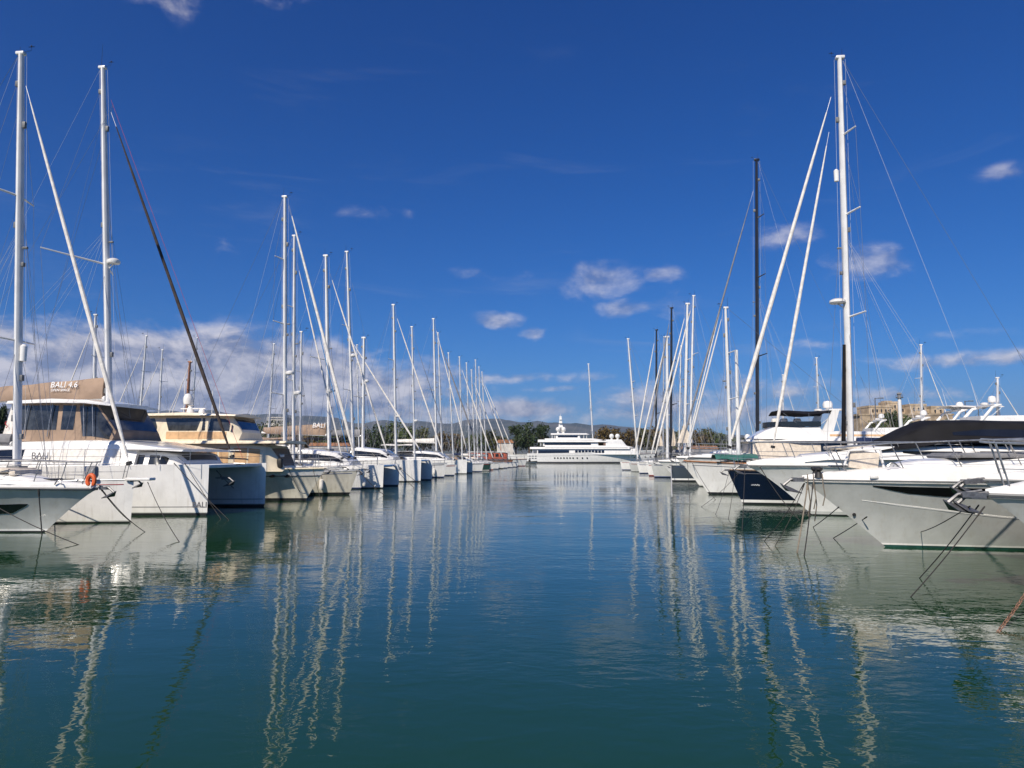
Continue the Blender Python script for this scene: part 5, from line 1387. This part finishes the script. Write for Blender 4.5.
mb = MB(); mb.lathe((X(837), .3, Z(837,409)), [(0,0),(.14,0),(.14,.15),(.33,.2),(.36,.45),(.28,.65),(0,.74)], 12); mb.lathe((X(831), -.6, Z(831,409)), [(0,0),(.3,.03),(.3,.15),(0,.2)], 10); mb.build('radar_dome', 'gel', ao)
mb = MB()
for x in (783, 792, 806): mb.box((X(x), 0, zs+.35), (.5, .5, .7), bev=.12); 
mb.build('helm_seat', 'whitec', fo)
railing(b, b.H, lambda u: b.sh(u)+.15, .9, .35, .965, 8, r=.02, inset=.15, lean=.2)
anchor(b, .15, b.fb, 1.1)

GR = 'sailing yachts in the right row'
sport('low white sport yacht with black side windows, between the clipper and the graphite hull', (676, 458), 61.5, L=14, B=4.0, hgt=.55, arch=True, radome=False, lvl=1)
DK = sloop('graphite racing yacht with the tall black mast and long twin forestays', (671, 465), 73, 'R', L=22, B=5.0, over=.05, fs=1.5, mats=('dkgrey','antifd','gel'), base=(757.5, 437), top=(756.5, 160), r=.27, mm='carbon',
   stays=[((753.5, 190), (678, 458), .085, 'greyc'), ((727, 282), (684, 458), .05, 'whitec')], spread=(.34, .60, .80), slen=1.6, cover='black', hood='black', boomlen=7.5, group=GR, nd=2.2, nw=1.9, boot=(.16,.32), lvl=2)
rope(DK, (0, 0, DK.fb-.1), 672, 497, label='pale line from the graphite racing yacht bow to the water', r=.03, m='wirew')
sport('small white motor yacht moored just beyond the graphite hull', (658, 461.5), 81, L=12, B=3.8, hgt=.7, lvl=1)
rs = [ # label, tip, D, base, top, top of stay, bottom of stay, r, mm, hull, hood
 ('white sloop with the tallest white mast of the right cluster', (651, 463.5), 87, (690, 448), (693.5, 296), (692, 304), (654, 459), .20, 'alu', ('gelgrey','antifd','bootblue'), 'greyc', 'whitec'),
 ('white sloop with a thick white mast and folded cream sail, right cluster', (646, 464), 93, (684.5, 448), (687.5, 304), (686, 312), (650, 459), .30, 'alu', ('gel','antifd','bootred'), 'creamc', 'whitec'),
 ('white-decked sloop with a black mast and twin forestays, right cluster', (646, 462), 100, (671, 449), (671.5, 308), (670, 318), (645, 459), .25, 'carbon', ('gel','antifd','antifd'), 'black', 'greyc'),
 ('white sloop with a thin white mast beside the black one, right cluster', (637, 463.5), 106, (679, 448), (681, 346), (679, 352), (642, 459), .15, 'alu', ('gel','antifd','bootblue'), 'navyc', 'wire'),
 ('white sloop with a stout short white mast, right cluster', (637, 461.5), 113, (667.5, 449), (667, 337), (666, 341), (638, 459), .36, 'alu', ('gel','antifd','bootblue'), 'greyc', 'whitec'),
 ('sloop with the second black mast, right cluster', (629, 463), 119, (656, 449), (656.5, 330), (655, 338), (634, 459), .25, 'carbon', ('gelgrey','antifd','gelgrey'), 'black', 'whitec'),
 ('white sloop with a slim mast next to the second black mast', (629, 462), 125, (663, 449), (664, 337), (662, 343), (630, 459), .18, 'alug', ('gel','antifd','bootblue'), 'tan', 'wire'),
 ('last white sloop of the right row with a dark hull window', (620, 461.5), 132, (637, 449), (628, 339), (630.5, 345), (647, 400), .26, 'alu', ('gel','antifd','bootblue'), 'black', 'wire'),
]
for lb, tip, D, ba, tp, s0, s1, r__, mm_, hm_, hd, sm_ in rs:
    sloop(lb, tip, D, 'R', L=14, B=4.0, base=ba, top=tp, r=r__, mm=mm_, stays=[(s0, s1, .11 if sm_ != 'wire' else .02, sm_)], cover='greyc', hood=hd, mats=hm_, group=GR, lvl=1, spread=(.36,.64), slen=1.6)
# folded triangular sails drying at the foot of masts
for k, (px, D, wpx, ytop, ybot, lb) in enumerate(((686, 88, 17, 424, 443, 'large cream triangular sail hanging at the foot of the thick white mast'), (660.5, 96, 6, 431, 446, 'small cream triangular sail left of the black mast'), (674, 98, 5, 428, 446, 'narrow cream triangular sail right of the black mast'))):
    p = at_depth(px, ybot, D); hgt = (ybot-ytop)/FPX*D; wd = wpx/FPX*D
    o = empty('triangular_sail', p, R(180-YAW)); tag(o, lb, 'sail', 'triangular sails at mast feet')
    mb = MB(); rows = []
    for i in range(7):
        f = i/6; hw = wd/2*(1-f)
        rows.append([Vector((lerp(-hw, hw, j/6)+.1*wd*f, .16*math.sin(j*1.4+f*3)*(1-f), hgt*f)) for j in range(7)])
    mb.grid(rows); mb.grid([[v+Vector((0,.03,0)) for v in r__] for r__ in rows], flip=True); mb.build('sailcloth', 'creamc', o, weld=False)
    mb = MB(); mb.tube([(.1*wd, 0, hgt), (.1*wd, 0, hgt+1.2)], .02, 5); mb.build('halyard', 'wire', o)

# ================================================================== BACK ROWS
GB = 'sailing yachts moored beyond the quays'
bk = [ # side, D, base, top, r, mm, label
 ('R', 62, (94.5, 400), (95.5, 315), .17, 'alu', 'white mast rising between the sail cover and the catamaran mast'),
 ('R', 78, (138, 440), (146.5, 336), .14, 'alu', 'slim white mast left of the trawler radar'),
 ('R', 84, (158, 440), (162.5, 350), .14, 'alu', 'shorter white mast above the trawler cabin'),
 ('R', 92, (185, 440), (190, 362), .26, 'wood', 'varnished brown wooden mast above the trawler'),
 ('R', 98, (191, 440), (197, 338), .13, 'alug', 'slim white mast right of the wooden mast'),
 ('R', 105, (268, 445), (274, 344), .18, 'alu', 'white mast left of the tall pair above the trawler bow'),
 ('R', 150, (359, 448), (357, 345), .2, 'alu', 'white mast close behind the mid-row leaning mast'),
 ('L', 130, (783, 440), (783, 375), .22, 'slim', 'slim white mast left of the black bimini'), ('L', 112, (819, 430), (816.5, 358), .22, '', 'white mast above the black bimini'),
 ('L', 80, (922, 430), (921, 345), .17, '', 'tall white mast above the black canopy'), ('L', 68, (998, 430), (997.5, 378), .17, '', 'short white mast between the white radomes'),
 ('L', 165, (737, 445), (735.5, 352), .2, '', 'thin white mast right of the ketch mast')]
for sd, D, ba, tp, r__, mm_, lb in bk:
    k_ = 5.0*FPX/D*(1 if sd == 'L' else -1)
    sloop('distant sloop with a ' + lb, (ba[0]+k_, HOR-(1.35-2.5)*FPX/D), D, sd, L=11, B=3.6, base=ba, top=tp, r=r__, mm=mm_ if mm_ in ('alu', 'wood', 'alug') else 'alu', stays=[((tp[0]+(1 if sd == 'L' else -1), tp[1]+6), (ba[0]+k_*.96, HOR+1.0*FPX/D), .05, 'whitec')],
          cover='whitec', hood='navyc', lvl=1, group=GB, fs=1.2, spread=(.45,.72), slen=1.0)
GM = 'motor yachts moored beyond the right quay'
for k, (px, D, L_, lb) in enumerate(((900, 74, 16, 'white flybridge yacht with a slanting arch, left above the black canopy'), (935, 68, 16, 'long white flybridge yacht in the middle above the black canopy'), (963, 60, 17, 'white flybridge yacht with round radomes near the right edge'), (862, 86, 15, 'white flybridge yacht directly below the ochre fort'))):
    sport(lb, (px+L_*FPX/D, HOR+.4*FPX/D), D, 'L', L=L_, B=5.0, fly=True, lvl=1, group=GM, hgt=(1.55, 1.8, 1.75, 1.75)[k], canopym='whitec' if k == 1 else None)
# ================================================================== superyacht
b = Boat('superyacht', (662, 449.5), 262, 'L', 'large white multi-deck superyacht lying across the end of the fairway', 'superyacht', None, yaw=0)
L_ = b.c(527, 450)[0]*-1
b.H, b.sh = hull_fn(L_, 8.6, b.fb, 3.4, over=3.0, p=.8, tr=.9, nd=3.2, nw=2.2, wl=.92)
make_hull(b, b.H, b.sh, ['gel','antifd','lett'], rows=6, boot=(.15, .5), bulw=.3)
gunwale(b, b.H, b.sh, 'gelgrey', .08, dz=-.9, name='knuckle')
X = lambda px, py=445, yo=-3.6: b.c(px, py, yo)[0]
Z = lambda py, px=570, yo=-3.6: b.c(px, py, yo)[1]
def deckblock(name, m, px0, px1, y0, y1, w, rake0=0, rake1=2, parent=None, r=.3):
    st = [(X(px0), Z(y0), Z(y1), w, w*.95), (X(px0+1), Z(y0), Z(y1), w, w*.95), (X(px1-rake1), Z(y0), Z(y1), w, w*.92), (X(px1), Z(y0), Z(y0)+.15, w*.8, w*.6)]
    mb = MB(); P = shell(mb, st, r, .08); return mb.build(name, m, parent or b.root), P, st
zed = lambda y: Z(y)
ho, P, st = deckblock('main_deck_house', 'gel', 537, 640, 454.5, 448.6, 3.9)
g = MB(); 
for sd in (-1, 1): patch(g, P, [(X(538), sd*.62, sd*.9), (X(569), sd*.62, sd*.9)], ref=sref(st), off=.05)
g.build('window_band', 'glass', ho)
for k in range(9):
    g = MB(); a_ = 575+k*3.3
    for sd in (-1, 1): patch(g, P, [(X(a_), sd*.62, sd*.86), (X(a_+2.7), sd*.62, sd*.86)], ref=sref(st), off=.05, sub=1, m=1)
    g.build('window', 'glass', ho)
deckblock('upper_deck_slab', 'gel', 530, 632, 449, 447.0, 4.2, rake1=3)
deckblock('side_deck_bulwark', 'gel', 545, 634, 447.6, 445.6, 4.1, rake1=8)
ho, P, st = deckblock('upper_deck_house', 'gel', 543, 600, 446.2, 441.6, 3.5)
g = MB()
for sd in (-1, 1): patch(g, P, [(X(544.5), sd*.6, sd*.85), (X(591), sd*.6, sd*.85)], ref=sref(st), off=.05)
g.build('window_band', 'glass', ho)
deckblock('bridge_deck_slab', 'gel', 538, 608, 442, 439.6, 4.0, rake1=10)
deckblock('sun_deck_bulwark', 'gel', 545, 603, 440, 438.4, 3.8, rake1=10)
ho, P, st = deckblock('bridge_house', 'gel', 556, 582, 439, 434.5, 2.9)
g = MB()
for sd in (-1, 1): patch(g, P, [(X(558), sd*.6, sd*.8), (X(578), sd*.6, sd*.8)], ref=sref(st), off=.05)
g.build('window_band', 'glass', ho)
deckblock('hardtop', 'gel', 551, 590, 434.6, 433.2, 3.2, rake1=3)
mb = MB()
for px in (552.5, 555, 584, 587):
    for sd in (-1, 1): mb.tube([(X(px), sd*2.8, Z(439)), (X(px), sd*2.8, Z(434))], .10, 6)
for px in (541, 533): 
    for sd in (-1, 1): mb.tube([(X(px), sd*3.4, Z(454 if px < 540 else 446)), (X(px), sd*3.4, Z(447.5 if px < 540 else 441))], .12, 6)
mb.build('deck_pillar', 'gel', b.root)
mb = MB(); xm = X(560.5, 430, 0); zz = Z(433.4)
mb.prism([(xm-1.2, zz), (xm+1.3, zz), (xm+.6, zz+3.6), (xm+.35, zz+6.2), (xm-.35, zz+6.2), (xm-.5, zz+3.6)], -.5, .5)
for h_, l_ in ((2.2, 1.6), (3.8, 1.2), (5.0, .9)): mb.box((xm, 0, zz+h_), (l_, 3.2*l_/1.6, .18), bev=.05)
mb.tube([(xm, 0, zz+6), (xm, 0, zz+7.2)], [.08, .03], 6); mo = mb.build('radar_mast', 'gel', b.root)
for dx in (-.95, 1.0):
    mb = MB(); mb.ball((xm+dx, -1.6, zz+1.5), .85, 12, 9); mb.lathe((xm+dx, -1.6, zz-.1), [(.4,0),(.35,.9)], 10); mb.build('radome', 'gel', mo)
for px in (612.5, 618.5):
    mb = MB(); mb.ball((X(px), -1.5, Z(436)), .85, 12, 9); mb.lathe((X(px), -1.5, Z(444)), [(.5,0),(.35,2.4)], 10); mb.build('radome', 'gel', b.root)
ho, P, st = deckblock('forward_house', 'gel', 606, 630, 449, 439.5, 3.2, rake1=8)
for k in range(10):
    g = MB(); x = X([556,559.2,562.4,565.6,568.8,572,575.2,579.5,585,590][k], 458, -4.2)
    for sd in (-1, 1):
        u = (x+L_)/L_; p = b.H(u, Z(458), sd); g.tube([p+Vector((0, -sd*.2, 0)), p+Vector((0, sd*.08, 0))], .28, 8)
    g.build('porthole', 'glass', b.root)
for px in (530, 533, 536):
    for py in (456, 458.2):
        g = MB(); x = X(px, py, -4.2); u = (x+L_)/L_; p = b.H(u, Z(py), -1); g.box(p+Vector((0,-.02,0)), (.6, .2, .18)); g.build('vent', 'glass', b.root)
railing(b, b.H, b.sh, 1.0, .55, .97, 14, r=.05, inset=.3)
# small tender at its stern quarter
t_ = Boat('tender_boat', (537, 461), 240, 'L', 'small dark tender lying at the stern corner of the superyacht', 'tender', None, yaw=0)
t_.H, t_.sh = hull_fn(4.6, 1.8, .8, .6, over=.4); make_hull(t_, t_.H, t_.sh, ['gelgrey','antifd','rubber'], rows=3); gunwale(t_, t_.H, t_.sh, 'rubber', .16, name='inflatable_tube')
mb = MB(); mb.box((-2.4, 0, 1.0), (.7, .7, .9), bev=.15); mb.build('console', 'rubber', t_.root)
# great sailing yacht behind
sloop('huge sailing yacht behind the superyacht, its tall white mast standing alone', (625, 452), 284, 'L', L=46, B=8.5, base=(593, 440), top=(588.5, 364), r=.42, stays=[], cover='whitec', hood='greyc', lvl=1, boomlen=14, spread=(.25,.5,.75), slen=1.6, fs=3.0, wires=True, antenna=1.5, yaw=0)

# ================================================================== buildings
def building(name, px, D, wpx, ytop, label, kind, z0=1.3, dep=14, cat='building'):
    X0 = (px-512)/FPX*D; w = wpx/FPX*D; h = (HOR-ytop)/FPX*D+2.5-z0
    r_ = empty(name, (X0, D, z0), 0); tag(r_, label, cat, None)
    return r_, w, h
BM = dict(white=mat('render_offwhite', (.58,.55,.50), .85, var=.1, vscale=.3), ochre=mat('ochre_stone', (.47,.37,.25), .9, var=.16, vscale=.25, bump=.3, bscale=2), ochred=mat('ochre_stone_weathered', (.37,.29,.20), .9, var=.2, vscale=.25), greyw=mat('render_grey', (.36,.35,.33), .85, var=.1, vscale=.3), tile=mat('clay_tiles', (.36,.17,.09), .85, var=.2, vscale=1))
for k_, v_ in BM.items(): M[k_] = v_
# terraced apartment block
r_, w_, h_ = building('apartment_block', 271, 330, 34, 417.5, 'terraced apartment block with balconies above the trawler bow', 0)
n = 5; fh = h_/n
mb = MB()
for k in range(n): mb.box((k*.6-1, 8+k*.6, fh*(k+.5)), (w_-k*1.6, 13, fh-.02), bev=.0)
mb.build('wall', 'greyw', r_)
for k in range(n):
    mb = MB(); ww = w_-k*1.6; mb.box((k*.6-1, .6+k*.6, fh*k+.10), (ww+1, 2.4, .22)); mb.box((k*.6-1, -.5+k*.6, fh*k+.65), (ww+1, .12, 1.0)); mb.build('balcony', 'white', r_)
    for j in range(6):
        mb = MB(); mb.box((k*.6-1-ww/2+ww*(j+.5)/6, 1.46+k*.6, fh*k+1.45), (ww/6*.62, .14, 1.9)); mb.build('window', 'glass', r_)
mb = MB(); mb.box((1.4, 10.5, h_+.15), (w_-7, 14, .35)); mb.build('roof', 'white', r_)
# fort on its hill
fx = (905-512)/FPX*470
def fh_prof(x): return 0
g = MB(); rows = []
for i in range(13):
    rr = i/12; rows.append([Vector((fx+15+math.cos(a)*rr*110, 480+math.sin(a)*rr*60, 1+13.5*(1-rr**1.6)+1.5*noise.noise(Vector((math.cos(a)*rr*5, math.sin(a)*rr*5, 2))))) for a in [j*math.pi/16 for j in range(33)]])
g.grid(rows); g.build('terrain', gm, kind='structure')
fr_ = empty('stone_fort', (fx, 462, 10), 0); tag(fr_, 'ochre stone fort with broad towers on the hill at the right', 'fort')
def px_m(px, D=462): return (px-905)/FPX*D
def zm(py, D=462): return (HOR-py)/FPX*D+2.5-10
def tower(px0, px1, ytop, y0=-6, dep=14, m='ochre', tap=.9, name='tower', yo=0):
    a, b_ = px_m(px0), px_m(px1); zt = zm(ytop); c_ = (a+b_)/2; hw = (b_-a)/2
    mb = MB()
    lo = [(-hw, 0), (hw, 0), (hw, dep), (-hw, dep)]
    rows = []
    for z, k in ((y0, 1.0), (zt-1.2, tap), (zt-1.2, tap*1.03), (zt, tap*1.03)):
        rows.append([Vector((c_+x*k, yo+dep/2+(y-dep/2)*k, z)) for x, y in lo])
    mb.grid(rows, close=True); mb.add(rows[-1], [(0,1,2,3)])
    return mb.build(name, m, fr_), c_, hw, zt
for px0, px1, yt, dep, m_, yo in ((862,889,405.5,18,'ochre',0), (884,896,401,12,'ochre',4), (894,905,404.5,10,'ochred',6), (903,921,404,18,'ochre',-1), (919,927,409,10,'ochred',3), (925,939,406,16,'ochre',0)):
    t_, c_, hw, zt = tower(px0, px1, yt, dep=dep, m=m_, yo=yo)
    for k in range(max(2, int(hw*2/3.2))):
        mb = MB(); mb.box((c_-hw*.8+hw*1.6*(k+.5)/max(2, int(hw*2/3.2)), yo+dep*.05-.15, zt-3.2), (.7, 1.2, 1.5)); mb.build('embrasure', 'glass', t_)
tower(850, 945, 414, y0=-8, dep=22, m='ochred', tap=.97, name='rampart', yo=-3)
tower(886, 894, 399.8, dep=6, m='ochre', name='keep', yo=9)
# white harbour light tower
D = 118; X0 = (900.5-512)/FPX*D; r_ = empty('harbour_light_tower', (X0, D, .9)); tag(r_, 'white column with a dark lantern top standing before the ochre fort', 'light tower')
zt = (HOR-392)/FPX*D+2.5-.9
mb = MB(); mb.lathe((0,0,0), [(0,0),(.42,0),(.40,.3),(.34,.35),(.27,zt-1.0),(.0,zt-1.0)], 14); mb.build('column', 'alu', r_)
mb = MB(); mb.lathe((0,0,zt-1.0), [(0,0),(.5,0),(.55,.12),(.3,.16),(.3,.6),(.42,.66),(.3,.85),(0,.95)], 14); mb.build('lantern', 'greyc', r_)
mb = MB(); mb.ring = None
for a in range(8): mb.tube([(.52*math.cos(a*math.pi/4), .52*math.sin(a*math.pi/4), zt-.9), (.52*math.cos(a*math.pi/4), .52*math.sin(a*math.pi/4), zt-.45)], .02, 4)
mb.build('gallery_rail', 'galv', r_)
# lamp posts on the right quay
for k, (px, D, yt) in enumerate(((876, 90, 398), (966, 92, 401), (979, 100, 407))):
    X0 = (px-512)/FPX*D; zt = (HOR-yt)/FPX*D+2.5-.95
    r_ = empty('lamp_post', (X0, D, .95)); tag(r_, ['dark lamp post left of the white light tower','dark lamp post right of the tall slim mast above the canopy','dark lamp post next to the white radomes'][k], 'lamp post', 'quay lamp posts')
    mb = MB(); mb.tube([(0,0,0),(0,0,zt)], [.10,.06], 8); mb.tube([(0,0,zt-.1),(.7,0,zt)], .04, 6); mb.build('post', 'galv', r_)
    mb = MB(); mb.box((.75,0,zt-.02), (.6,.22,.12), bev=.04); mb.build('lamp_head', 'greyr', r_)
# low quay buildings far off
for k, (px, wpx, yt, m_, lb) in enumerate(((700, 34, 449, 'white', 'low white quay shed under the olive trees'), (575, 26, 446, 'ochred', 'low ochre shed behind the superyacht'), (505, 16, 443, 'white', 'small pale harbour office beside the dark round trees'), (330, 40, 446, 'white', 'long low white shed behind the left masts'))):
    r_, w_, h_ = building('harbour_building', px, 306, wpx, yt, lb, 0)
    mb = MB(); mb.box((0,5,h_/2), (w_,10,h_)); mb.build('wall', m_, r_)
    mb = MB(); mb.prism([(-w_/2-.4, h_), (w_/2+.4, h_), (w_/2-.5, h_+1.3), (-w_/2+.5, h_+1.3)], -.4, 10.4); mb.build('roof', 'tile', r_)
    for j in range(int(w_/2.6)):
        mb = MB(); mb.box((-w_/2+1.3+j*2.6, -.02, min(1.6, h_*.55)), (1.2, .12, 1.3)); mb.build('window', 'glass', r_)
